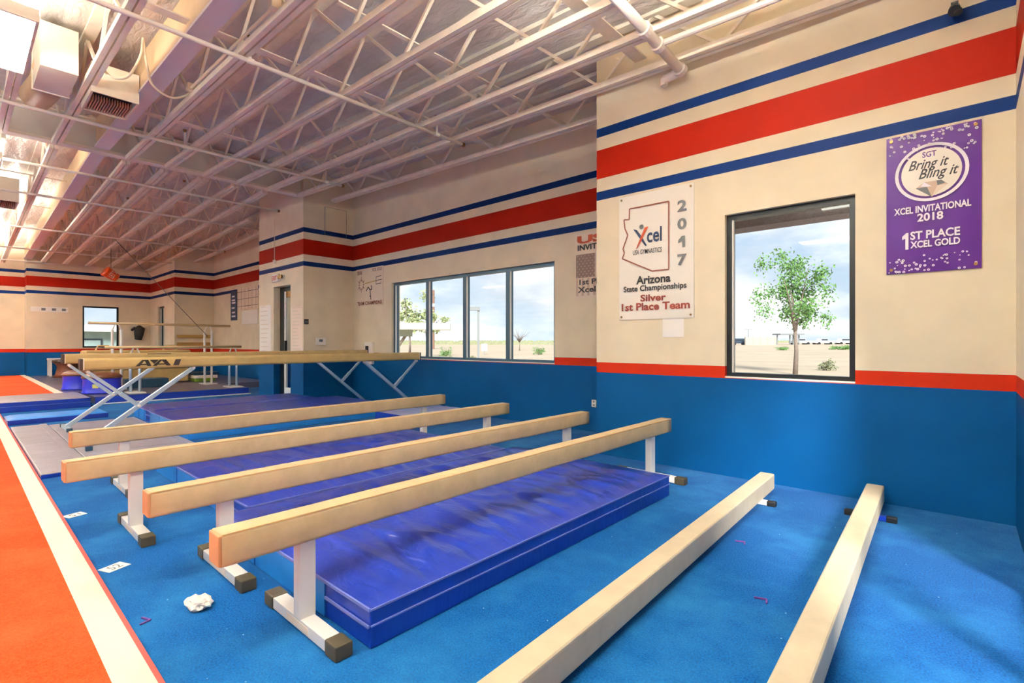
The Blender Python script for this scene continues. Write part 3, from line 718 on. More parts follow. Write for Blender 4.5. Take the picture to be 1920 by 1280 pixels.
# ------------------------------------------------------------------ high balance beams
def high_beam(X, y0, y1, ztop, foot0, foot1, label, logo=False, zf=(.036, 0.)):
    r = empty('high_balance_beam', (X, (y0+y1)/2, 0)); c = (y0+y1)/2; hgt = .135; zb = ztop-hgt; L = (y1-y0)/2
    m = MB(); prof = []
    for i in range(20):
        a = 2*math.pi*i/20; ca, sa = math.cos(a), math.sin(a)
        prof.append((.062*math.copysign(abs(ca)**.45, ca), hgt/2*math.copysign(abs(sa)**.55, sa)))
    for y in (-L+.03, L-.03):
        for px_, pz in prof: m.v.append((px_, y, zb+hgt/2+pz))
    k = 20; m.f = [(j, (j+1) % k, (j+1) % k+k, j+k) for j in range(k)] + [tuple(range(k-1, -1, -1)), tuple(range(k, 2*k))]
    m.build('beam_body', M['gold_beam'], r, smooth=False)
    for s in (-1, 1):
        BX(-.06, .06, s*(L-.015)-.015, s*(L-.015)+.015, zb+.004, ztop-.004).build('end_cap', M['brown_dark'], r, bevel=.008)
        MB().box(-.064, .064, s*(L-.034)-.005, s*(L-.034)+.005, zb+.002, ztop-.002).build('end_band', M['banner_cream'], r, bevel=.003)
    for fy, s, fz in ((foot0, 1, zf[0]), (foot1, -1, zf[1])):
        a = (0, fy-c, fz+.03); top = (0, fy-c+s*1.08, zb-.01)
        leg = MB(); leg.bar(a, top, .05, .05, up=(1, 0, 0)); leg.build('leg', M['silver'], r, bevel=.006)
        j = tuple(Vector(a).lerp(Vector(top), .47)); bt = (0, fy-c+s*.03, zb-.02)
        br = MB(); br.bar(bt, j, .036, .036, up=(1, 0, 0)); br.build('brace', M['silver'], r, bevel=.005)
        mid = Vector(bt).lerp(Vector(j), .62); sl = MB(); sl.bar(tuple(mid), j, .046, .046, up=(1, 0, 0)); sl.build('brace_sleeve', M['silver'], r, bevel=.004)
        for q in (bt, top, j): MB().tube([(-.034, q[1], q[2]), (.034, q[1], q[2])], .018, 8).build('pivot_bolt', M['white_metal'], r)
        fb = BX(-.3, .3, fy-c-.025, fy-c+.025, fz+.003, fz+.04).build('foot_bar', M['silver'], r, bevel=.005)
        for q in (-1, 1): BX(q*.3-.03, q*.3+.03, fy-c-.03, fy-c+.03, fz, fz+.045).build('rubber_cap', M['teal_vinyl'], fb)
    if logo:
        # stylised lettering on the side facing the camera
        px_ = .0635; y_a = 1.43-c; z0 = zb+.03; z1 = ztop-.03; hh = z1-z0; W_ = .47
        def P(u, v): return (y_a+u*W_, z0+v*hh)
        g_ = MB()
        for poly in ([(0, 0), (.14, 1), (.20, 1), (.09, .0)], [(.14, 1), (.27, 1), (.34, 0), (.25, 0), (.205, .75)], [(.07, .18), (.27, .18), (.265, .36), (.10, .36)],
                     [(.30, 1), (.50, 1), (.40, .30)], [(.36, 0), (.52, 1), (.58, 1), (.45, 0)], [(.52, 1), (.66, 1), (.77, 0), (.67, 0), (.58, .75)], [(.43, .18), (.68, .18), (.67, .36), (.47, .36)],
                     [(.82, 0), (.87, 1), (1., 1), (.95, 0)]):
            g_.poly([(px_, P(u, v)[0], P(u, v)[1]) for u, v in poly])
        g_.build('maker_lettering', M['logo'], r)
    else:
        BX(.0625, .0635, 1.9-c, 2.2-c, ztop-.02, ztop-.012).build('maker_lettering', M['logo'], r)
    return tag(r, label, 'balance beam', 'high balance beams')
high_beam(-7.4, .925, 5.66, 1.035, .97, 5.62, 'front high balance beam, golden tan with dark maker lettering on its side', True)
high_beam(-9.07, .95, 5.62, 1.06, 1.0, 5.56, 'rear high balance beam, golden tan with brown end cap, behind the lettered beam')

# ------------------------------------------------------------------ things on the walls
def banner(name, x0, x1, z0, z1, y, mat, label, wave=.004, cat='banner', seed=0., grommets=True):
    r = empty(name, ((x0+x1)/2, y, z0)); m = MB(); nx, nz_ = 14, 18; lx = (x1-x0)/2; hz = z1-z0
    for i in range(nx+1):
        for j in range(nz_+1):
            u = i/nx; v = j/nz_
            m.v.append((-lx+2*lx*u, -.010-wave*abs(noise.noise(Vector((u*3, v*2, seed))))*min(1, 6*min(u, 1-u)), hz*v))
    for i in range(nx):
        for j in range(nz_): a = i*(nz_+1)+j; m.f.append((a, a+nz_+1, a+nz_+2, a+1))
    m.box(-lx, lx, -.006, -.002, 0, hz)
    m.build('sheet', mat, r, smooth=True)
    if grommets:
        for u in (-lx+.03, lx-.03):
            for zz in (.03, hz-.03): MB().tube([(u, -.019, zz), (u, -.014, zz)], .011, 10).build('grommet', M['brass'], r)
    tag(r, label, cat)
    return r, (x0+x1)/2, z0
# white state championship banner
r, ox, oz = banner('championship_banner', -2.721, -1.919, 1.452, 2.737, YM, M['banner_white'], 'white state championships banner with state outline and 2017, left of the right window', seed=3.)
PY = -.017
def R_(x0, x1, z0, z1): return (x0, x1, z0, z1)
def az(u, v): return (-.401+.802*u, 1.285*(1-v))      # u,v from the top left of the banner
def azr(u0, u1, v0, v1): a = az(u0, v1); b = az(u1, v0); return (a[0], b[0], a[1], b[1])
out_ = [(.155, .105), (.69, .105), (.69, .625), (.47, .625), (.05, .50), (.08, .455), (.06, .42), (.09, .375), (.13, .315), (.09, .26), (.075, .185), (.15, .19), (.155, .105)]
strokes('state_outline', [(az(*out_[i]), az(*out_[i+1])) for i in range(len(out_)-1)], M['p_brown'], r, PY, .013)
text_part('lettering', 'cel', M['p_navy'], r, azr(.40, .60, .285, .40), PY, bold=.02)
shape('gymnast_mark', [az(*p) for p in ((.21, .275), (.26, .285), (.33, .345), (.40, .42), (.375, .42), (.31, .365))], M['p_navy'], r, PY)
shape('gymnast_mark', [az(*p) for p in ((.42, .27), (.37, .275), (.31, .35), (.245, .44), (.27, .43), (.34, .36))], M['p_orange'], r, PY-.0006)
hd = MB(); hc = az(.325, .265); hd.poly([(hc[0]+.024*math.cos(a*math.pi/8), PY, hc[1]+.024*math.sin(a*math.pi/8)) for a in range(16)]); hd.build('gymnast_mark', M['p_grey'], r)
text_part('lettering', 'USA GYMNASTICS', M['p_black'], r, azr(.205, .60, .445, .483), PY, bold=.01)
shape('lettering', [az(*p) for p in ((.81, .415), (.855, .385), (.895, .385), (.895, .47), (.86, .47), (.86, .42), (.81, .437))], M['p_grey'], r, PY)
for i, ch in enumerate('20 7'):
    if ch == ' ': continue
    text_part('lettering', ch, M['p_grey'], r, azr(.80+.03*(ch == '1'), .915-.025*(ch == '1'), .115+.135*i, .20+.135*i), PY, bold=.035)
text_part('lettering', 'Arizona', M['p_black'], r, azr(.25, .715, .655, .722), PY, bold=.03)
text_part('lettering', 'State Championships', M['p_black'], r, azr(.07, .915, .73, .79), PY, bold=.025)
text_part('lettering', 'Silver', M['p_maroon'], r, azr(.31, .655, .805, .86), PY, bold=.03)
text_part('lettering', '1st Place Team', M['p_maroon'], r, azr(.04, .955, .87, .93), PY, bold=.03)
# purple invitational banner
r, ox, oz = banner('invitational_banner', -.446, .079, 1.727, 2.745, YM, M['purple'], 'purple invitational banner right of the right window', seed=8.)
def pu(u, v): return (-.2625+.525*u, 1.018*(1-v))
def pur(u0, u1, v0, v1): a = pu(u0, v1); b = pu(u1, v0); return (a[0], b[0], a[1], b[1])
def ell(name, c, rx, rz, mat, par, plane, rin=None, n=40):
    m = MB(); cx_, cz_ = pu(*c)
    if rin is None: m.poly([(cx_+rx*math.cos(2*math.pi*k/n), plane, cz_+rz*math.sin(2*math.pi*k/n)) for k in range(n)])
    else:
        for k in range(n):
            a, b = 2*math.pi*k/n, 2*math.pi*(k+1)/n
            m.quad((cx_+rx*math.cos(a), plane, cz_+rz*math.sin(a)), (cx_+rx*math.cos(b), plane, cz_+rz*math.sin(b)), (cx_+rin*rx*math.cos(b), plane, cz_+rin*rz*math.sin(b)), (cx_+rin*rx*math.cos(a), plane, cz_+rin*rz*math.sin(a)))
    return m.build(name, mat, par)
ell('oval_ring', (.49, .298), .205, .208, M['p_white'], r, PY, .9)
ell('oval_badge', (.49, .298), .168, .172, M['banner_white'], r, PY)
text_part('lettering', 'SGT', M['p_violet'], r, pur(.40, .55, .15, .19), PY-.001, bold=.02)
text_part('lettering', 'Bring it', M['p_black'], r, pur(.25, .68, .20, .29), PY-.001, shear=.4, bold=.012)
text_part('lettering', 'Bling it', M['p_black'], r, pur(.36, .78, .27, .36), PY-.001, shear=.4, bold=.012)
for pts, mt in (([(.33, .44), (.42, .405), (.60, .405), (.67, .44), (.50, .515)], 'p_pale'), ([(.33, .44), (.45, .44), (.50, .515)], 'p_grey'), ([(.42, .405), (.50, .44), (.45, .44), (.38, .43)], 'p_white'), ([(.56, .44), (.67, .44), (.50, .515)], 'p_faint'), ([(.55, .405), (.60, .405), (.64, .43), (.56, .44)], 'p_grey')):
    shape('diamond_mark', [pu(p[0], p[1]-.04) for p in pts], M[mt], r, PY-.001-.0004*(mt != 'p_pale'))
text_part('lettering', 'XCEL INVITATIONAL', M['p_white'], r, pur(.09, .90, .525, .575), PY, bold=.03)
text_part('lettering', '2018', M['p_white'], r, pur(.345, .62, .582, .64), PY, bold=.03)
shape('lettering', [pu(*p) for p in ((.18, .735), (.225, .71), (.25, .71), (.25, .83), (.215, .83), (.215, .75), (.18, .758))], M['p_white'], r, PY)
text_part('lettering', 'ST PLACE', M['p_white'], r, pur(.27, .79, .705, .765), PY, bold=.03)
text_part('lettering', 'XCEL GOLD', M['p_white'], r, pur(.27, .79, .775, .825), PY, bold=.03)
bm_ = MB(); rnd = random.Random(3)
for k in range(120):
    top_ = k < 70
    u = rnd.uniform(.03, .97); v = (rnd.random()**2*.17+.01+.05*abs(u-.5)*0) if top_ else 1-rnd.random()**1.6*.12-.01
    c = pu(u, v); q = rnd.uniform(.004, .010)
    for a in range(8):
        t0, t1 = a*math.pi/4, (a+1)*math.pi/4; i_ = .35 if q > .006 else 0.
        bm_.quad((c[0]+q*math.cos(t0), PY, c[1]+q*math.sin(t0)), (c[0]+q*math.cos(t1), PY, c[1]+q*math.sin(t1)), (c[0]+i_*q*math.cos(t1), PY, c[1]+i_*q*math.sin(t1)), (c[0]+i_*q*math.cos(t0), PY, c[1]+i_*q*math.sin(t0)))
bm_.build('printed_bubbles', M['p_white'], r)
# team champions banner
r, ox, oz = banner('team_banner', -9.80, -8.78, 1.975, 2.775, YRC, M['banner_cream'], 'cream team champions banner with sun and trident beside the left window', seed=5., grommets=False)
def tm(u, v): return (-.51+1.02*u, .80*(1-v))
def tmr(u0, u1, v0, v1): a = tm(u0, v1); b = tm(u1, v0); return (a[0], b[0], a[1], b[1])
text_part('lettering', '2018', M['p_brown'], r, tmr(.05, .23, .05, .15), PY, bold=.02)
text_part('lettering', 'XCEL GOLD', M['p_brown'], r, tmr(.62, .97, .03, .11), PY, bold=.01)
text_part('lettering', 'TEAM CHAMPIONS', M['p_brown'], r, tmr(.05, .97, .87, .97), PY, bold=.02)
c = tm(.21, .42); sn = MB()
for k in range(12):
    a = k*math.pi/6; b0, b1 = a-.2, a+.2; ln = .155 if k % 2 else .115
    sn.poly([(c[0]+.072*math.cos(b0), PY, c[1]+.085*math.sin(b0)), (c[0]+ln*math.cos(a), PY, c[1]+ln*1.2*math.sin(a)), (c[0]+.072*math.cos(b1), PY, c[1]+.085*math.sin(b1))])
sn.build('sun_rays', M['p_brown'], r)
strokes('trident', [(tm(.33, .40), tm(.78, .36))], M['p_gold'], r, PY, .018)
strokes('trident', [(tm(.76, .27), tm(.76, .45)), (tm(.76, .27), tm(.95, .25)), (tm(.76, .36), tm(.97, .345)), (tm(.76, .45), tm(.95, .44))], M['p_black'], r, PY-.001, .013)
strokes('gymnast_figure', [(tm(.40, .60), tm(.47, .50)), (tm(.47, .50), tm(.54, .58)), (tm(.54, .58), tm(.61, .57)), (tm(.61, .57), tm(.58, .46)), (tm(.54, .57), tm(.55, .72)), (tm(.55, .72), tm(.53, .76)), (tm(.55, .72), tm(.57, .84))], M['p_black'], r, PY, .024)
# USA invitational banner, half hidden by the wall corner
r, ox, oz = banner('flag_banner', -4.06, -3.13, 1.83, 2.725, YRC, M['banner_cream'], 'cream invitational banner with flag print partly hidden behind the wall corner', seed=6., grommets=False)
def us(u, v): return (-.465+.93*u, .895*(1-v))
def usr(u0, u1, v0, v1): a = us(u0, v1); b = us(u1, v0); return (a[0], b[0], a[1], b[1])
text_part('lettering', 'USA', M['p_orange'], r, usr(.04, .80, .04, .165), PY, bold=.05)
text_part('lettering', 'INVITATIONAL', M['p_black'], r, usr(.05, .97, .18, .27), PY, bold=.03)
shape('flag_canton', [us(.02, .33), us(.35, .33), us(.35, .69), us(.02, .69)], M['p_taupe'], r, PY)
st_ = MB()
for i in range(5):
    for j in range(9):
        c = us(.05+.065*i+(.032 if j % 2 else 0), .355+.04*j)
        if c[0] > us(.345, 0)[0]: continue
        st_.poly([(c[0]+(.009 if k % 2 == 0 else .004)*math.sin(k*math.pi/5), PY-.001, c[1]+(.009 if k % 2 == 0 else .004)*math.cos(k*math.pi/5)) for k in range(10)])
st_.build('flag_stars', M['p_white'], r)
for k in range(6): shape('flag_stripe', [us(.41+.1*k, .33), us(.46+.1*k, .33), us(.46+.1*k, .69), us(.41+.1*k, .69)], M['p_pale'], r, PY)
for k in range(9): shape('flag_stripe', [us(.02+.1*k, .70), us(.06+.1*k, .70), us(.06+.1*k, .97), us(.02+.1*k, .97)], M['p_pale'], r, PY)
text_part('lettering', '1st Place', M['p_black'], r, usr(.08, .62, .715, .80), PY-.001, bold=.03)
text_part('lettering', 'Xcel Silver', M['p_black'], r, usr(.05, .80, .83, .92), PY-.001, bold=.03)

def plate(name, box, mat, label, cat, parts=(), bevel=.003):
    o = empty(name, ((box[0]+box[1])/2, (box[2]+box[3])/2, box[4]))
    cx_, cy_, cz_ = o.location
    BX(box[0]-cx_, box[1]-cx_, box[2]-cy_, box[3]-cy_, 0, box[5]-cz_).build('body', mat, o, bevel=bevel)
    for nm, b, mt in parts: BX(b[0]-cx_, b[1]-cx_, b[2]-cy_, b[3]-cy_, b[4]-cz_, b[5]-cz_).build(nm, mt, o)
    return tag(o, label, cat)
plate('wall_paper_sheet', (-2.237, -2.02, YM-.004, YM-.001, 1.268, 1.452), M['paper'], 'plain paper sheet taped to the wall below the white banner', 'paper', bevel=0)
plate('wall_outlet', (-3.79, -3.715, YRC-.012, YRC-.001, .335, .435), M['plate'], 'cream electrical outlet on the blue wall at the corner', 'outlet', [('socket', (-3.765, -3.74, YRC-.014, YRC-.011, .40, .42), M['p_grey']), ('socket', (-3.765, -3.74, YRC-.014, YRC-.011, .355, .375), M['p_grey'])])
plate('raceway_box', (-9.39, -9.12, YRC-.06, YRC-.001, .76, 1.22), M['plate'], 'cream raceway box with a black plug left of the left window', 'electrical box', [('black_plug', (-9.33, -9.24, YRC-.08, YRC-.059, 1.02, 1.14), M['black'])])
plate('thermostat', (-9.949, -9.92, 4.975, 5.175, 1.155, 1.305), M['plate'], 'white thermostat on the short side wall of the bay', 'thermostat', [('display', (-9.921, -9.918, 5.03, 5.11, 1.225, 1.275), M['p_grey'])])
plate('control_box', (-9.949, -9.925, 4.72, 4.81, 1.58, 1.685), M['black'], 'small black control box near the corner of the bay', 'switch', [('key', (-9.926, -9.922, 4.735, 4.76, 1.61, 1.65), M['p_grey']), ('key', (-9.926, -9.922, 4.77, 4.795, 1.61, 1.65), M['p_grey'])])
ap = empty('access_panel', (-9.949, 5.41, 3.46)); BX(0, .008, -.24, .24, 0, .58).build('panel', M['wall'], ap)
for b in ((0, .012, -.246, -.24, 0, .58), (0, .012, .24, .246, 0, .58), (0, .012, -.246, .246, .58, .586), (0, .012, -.246, .246, -.006, 0)): BX(*b).build('edge_trim', M['p_grey'], ap)
tag(ap, 'flush square access panel high on the short side wall of the bay', 'panel')
ex = empty('exit_sign', (-11.2, YM-.03, 2.53)); BX(-.17, .15, -.02, .03, 0, .17).build('housing', M['plate'], ex, bevel=.005)
text_part('lettering', 'EXIT', M['red_lens'], ex, (-.14, .12, .035, .135), -.022, bold=.02)
for s in (0, .11): MB().tube([(.24+s, -.05, .09), (.24+s, .0, .09)], [.05, .035], 12).build('emergency_lamp', M['brass'], ex)
BX(.16, .4, -.005, .03, .06, .12).build('lamp_bracket', M['plate'], ex)
tag(ex, 'small white exit sign with red letters and twin lamps above the door', 'sign')
cn = empty('wall_conduit', (-11.28, YM-.02, 2.97)); MB().tube([(0, 0, .02), (0, 0, .75), (.03, -.02, .95)], .008, 8).build('tube', M['cable'], cn); BX(-.04, .04, -.02, .02, -.03, .05).build('junction_box', M['plate'], cn)
tag(cn, 'thin cream conduit running up the bay wall above the exit sign', 'conduit')
def notice(name, x0, x1, z0, z1, y, mat, label, rows):
    o = empty(name, ((x0+x1)/2, y, z0)); BX(-(x1-x0)/2, (x1-x0)/2, -.004, -.001, 0, z1-z0).build('sheet', mat, o)
    m = MB(); rn = random.Random(int(abs(x0)*10))
    for k in range(rows):
        z = (z1-z0)*(k+.6)/rows; a = -(x1-x0)/2+.06; m.quad((a, -.006, z), (a+(x1-x0)*rn.uniform(.3, .8), -.006, z), (a+(x1-x0)*rn.uniform(.3, .8), -.006, z+.018), (a, -.006, z+.018))
    m.build('printed_lines', M['p_faint'], o)
    return tag(o, label, 'notice')
notice('wall_notice', -12.12, -11.5, .95, 2.05, YM, M['paper'], 'tall white notice with faint lines left of the door', 11)
notice('wall_notice', -10.5, -9.99, .95, 1.95, YM, M['paper_pink'], 'pinkish notice with faint lines right of the door', 14)
# far wall bits
sg = empty('score_sign', (-17.03, YRC+.028, 1.9)); BX(-.25, .25, -.02, 0, 0, .91).build('board', M['p_navy'], sg)
for k, z in enumerate((.1, .22, .36, .52, .60, .72)): BX(-.15+.02*(k % 2), .15-.03*(k % 3), -.024, -.02, z, z+.05).build('printed_line', M['p_white'], sg)
tag(sg, 'tall dark sign with white print on the far recessed wall', 'sign')
gc = empty('wall_chart', (-15.95, YRC+.028, 1.75)); BX(-.8, .8, -.012, 0, .45, 1.12).build('sheet', M['banner_cream'], gc); BX(-.4, .8, -.02, 0, 0, .42).build('white_board', M['paper'], gc)
for k in range(6): BX(-.75+.28*k, -.74+.28*k, -.014, -.012, .46, 1.1).build('grid_line', M['p_brown'], gc)
for k in range(3): BX(-.8, .8, -.014, -.012, .55+.22*k, .562+.22*k).build('grid_line', M['p_black'], gc)
tag(gc, 'ruled wall chart above a small white board beside the dark sign', 'chart')
for k, (z0, lab) in enumerate(((1.35, 'upper tan padded board on the far return wall'), (1.10, 'lower tan padded board on the far return wall'))):
    tag(BX(-18.9, -18.86, 4.77, 5.78, z0, z0+.11).build('wall_board', M['wood_board'], bevel=.01), lab, 'board', 'tan boards on the far return wall')
ps = empty('wall_poster', (-21.895, 2.02, 2.19)); BX(0, .006, -.45, .45, 0, .16).build('sheet', M['paper'], ps)
for y in (-.15, .1, .34): BX(.006, .008, y-.05, y+.05, .04, .12).build('printed_mark', M['p_grey'], ps)
tag(ps, 'long white poster strip with three grey marks left of the far window', 'poster')
jk = empty('hanging_jacket', (-21.8, 4.35, 1.3))
m = MB(); m.tube([(0, .0, .5), (0, .02, .4), (0, 0, .2), (0, -.02, 0)], [.05, .16, .14, .10], 10); m.tube([(0, -.1, .42), (0, -.22, .33)], [.05, .035], 8); m.build('jacket_body', M['cloth_dark'], jk, smooth=True); MB().tube([(-.08, 0, .52), (.02, 0, .52)], .015, 8).build('hook', M['black'], jk)
tag(jk, 'dark jacket hanging on a hook at the corner of the far wall', 'jacket')
# camera at the top right
sc = empty('security_camera', (-.06, YM, 3.5)); BX(-.02, .02, -.05, 0, .03, .09).build('bracket', M['black'], sc); MB().tube([(0, -.04, .05), (.0, -.1, .0)], [.03, .036], 12).build('camera_body', M['black'], sc); MB().tube([(0.02, -.1, -.005), (.02, -.12, -.03)], [.022, .024], 10).build('camera_lens', M['black'], sc)
tag(sc, 'small black camera on the wall above the blue stripe at top right', 'camera')

# ------------------------------------------------------------------ far apparatus
DZ = .155
def rail(name, x, y0, y1, z, posts, label, tone):
    r = empty(name, (x, (y0+y1)/2, DZ)); c = (y0+y1)/2
    MB().tube([(0, y0-c, z-DZ), (0, y1-c, z-DZ)], .028, 12).build('wooden_rail', M['wood_rail'], r, smooth=True)
    for py in posts:
        for s in (-.08, .08):
            MB().tube([(0, py-c+s, 0), (0, py-c+s, z-DZ-.14)], .028, 10).build('post', M[tone], r, smooth=True)
            MB().tube([(0, py-c+s, z-DZ-.14), (0, py-c+s*.4, z-DZ-.02)], .014, 8).build('saddle_arm', M['white_metal'], r)
        BX(-.25, .25, py-c-.14, py-c+.14, 0, .02).build('base_plate', M['white_metal'], r)
    return tag(r, label, 'gymnastic bar', 'parallel bar rails')
rail('bar_rail', -14.3, 1.94, 4.81, 1.64, (2.445, 4.296), 'higher wooden bar rail on white posts in front of the far window', 'white_metal')
rail('bar_rail', -12.95, 2.02, 4.6, 1.11, (2.52, 4.42), 'lower wooden bar rail on grey posts behind the high beams', 'silver')
def barrel(x, y, d, label, sticker):
    r = empty('mushroom_trainer', (x, y, DZ)); R0 = d/2
    MB().lathe((0, 0, 0), [(R0*1.03, 0), (R0*1.03, .03), (R0*.98, .05), (R0*.96, .27), (R0*.99, .29), (R0*.99, .31)], 28).build('drum', M['barrel'], r, smooth=True)
    MB().lathe((0, 0, .31), [(R0*1.02, 0), (R0*1.05, .03), (R0*.9, .08), (R0*.5, .115), (R0*.05, .125)], 28).build('padded_top', M['mushroom'], r, smooth=True)
    if sticker:
        a = math.radians(-28); BX(-.05, .05, -.004, .004, .12, .2).build('sticker', M['yellow'], r).location = (R0*.99*math.cos(a), R0*.99*math.sin(a), 0)
        r.children[-1].rotation_euler = (0, 0, a+math.pi/2)
    return tag(r, label, 'mushroom trainer', 'blue drum trainers')
barrel(-14.9, 1.86, .58, 'blue drum with brown padded top, left of the pair under the high beam', False)
barrel(-13.5, 2.06, .66, 'blue drum with brown padded top and a yellow sticker', True)
r = empty('pommel_mushroom', (-20.4, 2.3, DZ)); MB().lathe((0, 0, 0), [(.36, 0), (.30, .1), (.26, .3), (.3, .4), (.36, .44)], 24).build('body', M['mushroom'], r, smooth=True); MB().lathe((0, 0, .44), [(.37, 0), (.38, .04), (.3, .09), (.05, .11)], 24).build('padded_top', M['brown_dark'], r, smooth=True)
tag(r, 'dark brown mushroom trainer near the far wall', 'mushroom trainer')
r = empty('white_bench', (-21.3, 2.1, DZ)); BX(-.3, .3, -.18, .18, .5, .55).build('seat', M['white_metal'], r, bevel=.01)
for sx in (-.26, .26):
    for sy in (-.14, .14): BX(sx-.03, sx+.03, sy-.03, sy+.03, 0, .5).build('leg', M['white_metal'], r)
tag(r, 'small white bench standing against the far blue wall', 'bench')
vb = empty('vault_block', (-15.9, 3.15, DZ)); BX(-.4, .4, -1.1, 1.1, .38, .86).build('padded_top', M['gold_beam'], vb, bevel=.07, seg=3); BX(-.35, .35, -1.05, 1.05, 0.02, .38).build('base_block', M['gold_beam'], vb, bevel=.03)
for s in (-.7, .7): MB().tube([(0, s-.15, .86), (0, s-.1, .97), (0, s+.1, .97), (0, s+.15, .86)], .02, 8).build('pommel', M['wood_rail'], vb)
tag(vb, 'tan padded vaulting block behind the drums', 'vault block')
tag(BX(-14.75, -14.3, 2.6, 3.45, DZ-.003, DZ+.2).build('folded_mat', M['teal_vinyl'], bevel=.02), 'folded dark teal mat beside the drums', 'mat')
tag(BX(-16.2, -15.4, 4.3, 4.8, DZ-.003, DZ+.08).build('folded_mat', M['green_mat'], bevel=.02), 'lime green folded mat on the dark deck', 'mat')
tag(BX(-16.25, -15.35, 4.28, 4.85, DZ+.0801, DZ+.16).build('folded_mat', M['paper_pink'], bevel=.02), 'pale folded mat stacked on the lime green one', 'mat')
tag(BX(-16.2, -15.4, 4.3, 4.9, DZ+.1601, DZ+.24).build('folded_mat', M['teal_vinyl'], bevel=.02), 'dark mat on top of the small folded mat stack', 'mat')
# orange bucket on a rope
bk = empty('hanging_bucket', (-17.98, 2.94, 3.13))
m = MB(); m.lathe((0, 0, -.17), [(.115, 0), (.13, .1), (.145, .3), (.155, .31), (.155, .34)], 24); o = m.build('pail', M['orange_bucket'], bk, smooth=True)
tw = bpy.data.objects.new('tilt', None)
rot = Matrix.Rotation(math.radians(58), 4, 'X') @ Matrix.Rotation(math.radians(10), 4, 'Y')
for v in o.data.vertices: v.co = rot @ v.co
lt = text_part('lettering', "LET'S", M['p_white'], bk, (-.1, .1, -.06, .08), .148, face='+X')
for v in lt.data.vertices: v.co = rot @ v.co
MB().tube([(0, 0, .1), (0, .0, chord_z(-17.98)-3.13+.02)], .006, 6).build('rope', M['wire'], bk)
tag(bk, 'orange plastic bucket hanging by a rope from the far ceiling', 'bucket')
tag(MB().tube([(-16.5, 2.75, chord_z(-16.5)+.03), (-13.5, 4.05, 1.35)], .007, 6).build('guy_cable', M['wire']), 'thin dark guy cable running down to the bar post', 'cable')

# ------------------------------------------------------------------ floor bits
cp = MB(); rnd = random.Random(5)
bmx = bmesh.new(); bmesh.ops.create_icosphere(bmx, subdivisions=3, radius=.045)
for v in bmx.verts:
    k = 1+.5*noise.noise(v.co*40)+.25*noise.noise(v.co*90); v.co = Vector((v.co.x*1.6*k, v.co.y*k, max(-.02, v.co.z*.6*k)))
me = bpy.data.meshes.new('crumpled_paper'); bmx.to_mesh(me); bmx.free(); me.materials.append(M['paper'])
o = bpy.data.objects.new('crumpled_paper', me); COL.objects.link(o); o.location = (-2.62, .75, .02); tag(o, 'crumpled white paper on the carpet by the beam foot', 'paper')
for (x, y, s, ro, lab) in ((-3.42, .575, '52', .4, 'white card marked 52 on the carpet by the border, nearer one'), (-4.66, .56, '51', .3, 'white card marked 51 on the carpet by the border, farther one')):
    r = empty('floor_card', (x, y, .001), ro+math.pi/2); BX(-.055, .055, -.045, .045, 0, .002).build('card', M['paper'], r)
    text_part('lettering', s, M['p_grey'], r, (-.03, .03, -.03, .03), .0026, face='+Z', bold=.01); tag(r, lab, 'card', 'floor cards')
for k, (x, y, nm) in enumerate(((-1.05, 3.2, 'dark'), (-.75, 2.55, 'dark'), (-2.7, .55, 'red'))):
    m = MB(); m.bar((0, 0, .004), (.05, .02, .004), .008, .006); m.bar((.05, .02, .004), (.06, -.02, .004), .007, .005)
    o = m.build('floor_scrap', M['maroon_scrap'] if 'maroon_scrap' in M else M['p_violet']); o.location = (x, y, 0)
    tag(o, ['small dark scrap on the carpet between the floor beams', 'small dark scrap on the carpet right of the last floor beam', 'small dark scrap on the carpet near the crumpled paper'][k], 'scrap', 'floor scraps')

# ------------------------------------------------------------------ outside
def ground_z(d): return -.12 + .0062*max(0, min(d, 230)-10)
gm = MB(); rs = [6.2, 10, 16, 25, 40, 60, 90, 130, 180, 230, 400, 900]
for rr in rs:
    for k in range(37):
        a = math.radians(-60+7.5*k); gm.v.append((rr*math.cos(a)-4, rr*math.sin(a) if k not in () else 0, ground_z(rr)))
for i in range(len(rs)-1):
    for k in range(36): a = i*37+k; gm.f.append((a, a+37, a+38, a+1))
# plain apron right outside the walls
gm.box(-30, 8, 6.05, 16, -.3, -.13)
tag(gm.build('desert_ground', M['dirt']), 'pale desert ground outside the windows', 'ground', kind='structure')
FW = Vector((-.6706, .7418, 0)); RT = Vector((.7418, .6706, 0))
def at(px, depth, z=None):
    p = FW*depth + RT*((px-960)/942*depth); p.z = ground_z(depth) if z is None else z
    return p
ov = empty('window_overhang', (-1.2, 6.35, 2.5)); BX(-1.75, 2.2, -.15, .15, .06, .75).build('fascia', M['stucco'], ov); BX(-1.75, 2.2, -1.4, -.15, .6, .7).build('soffit', M['stucco'], ov)
tag(ov, 'grey stucco overhang seen through the top of the right window', 'overhang')
def foliage(name, c, rx, rz, n, size, mat, parent, seed, droop=0., per=100):
    rn = random.Random(seed); m = MB()
    cl = [(Vector((max(-1, min(1, rn.gauss(0, .46)))*rx, max(-1, min(1, rn.gauss(0, .46)))*rx, max(-.9, min(1.1, rn.gauss(0, .5)))*rz))) for _ in range(max(6, n//per))]
    for k in range(n):
        q = rn.choice(cl); p = Vector(c)+q+Vector((rn.gauss(0, .13)*rx, rn.gauss(0, .13)*rx, rn.gauss(0, .11)*rz-droop*rn.random()))
        d = Vector((rn.uniform(-1, 1), rn.uniform(-1, 1), rn.uniform(-1.4, .4))).normalized()*size; e = d.cross(Vector((rn.uniform(-1, 1), rn.uniform(-1, 1), .3))).normalized()*size*.28
        m.poly([tuple(p), tuple(p+d*.5+e), tuple(p+d), tuple(p+d*.5-e)])
    return m.build(name, mat, parent)
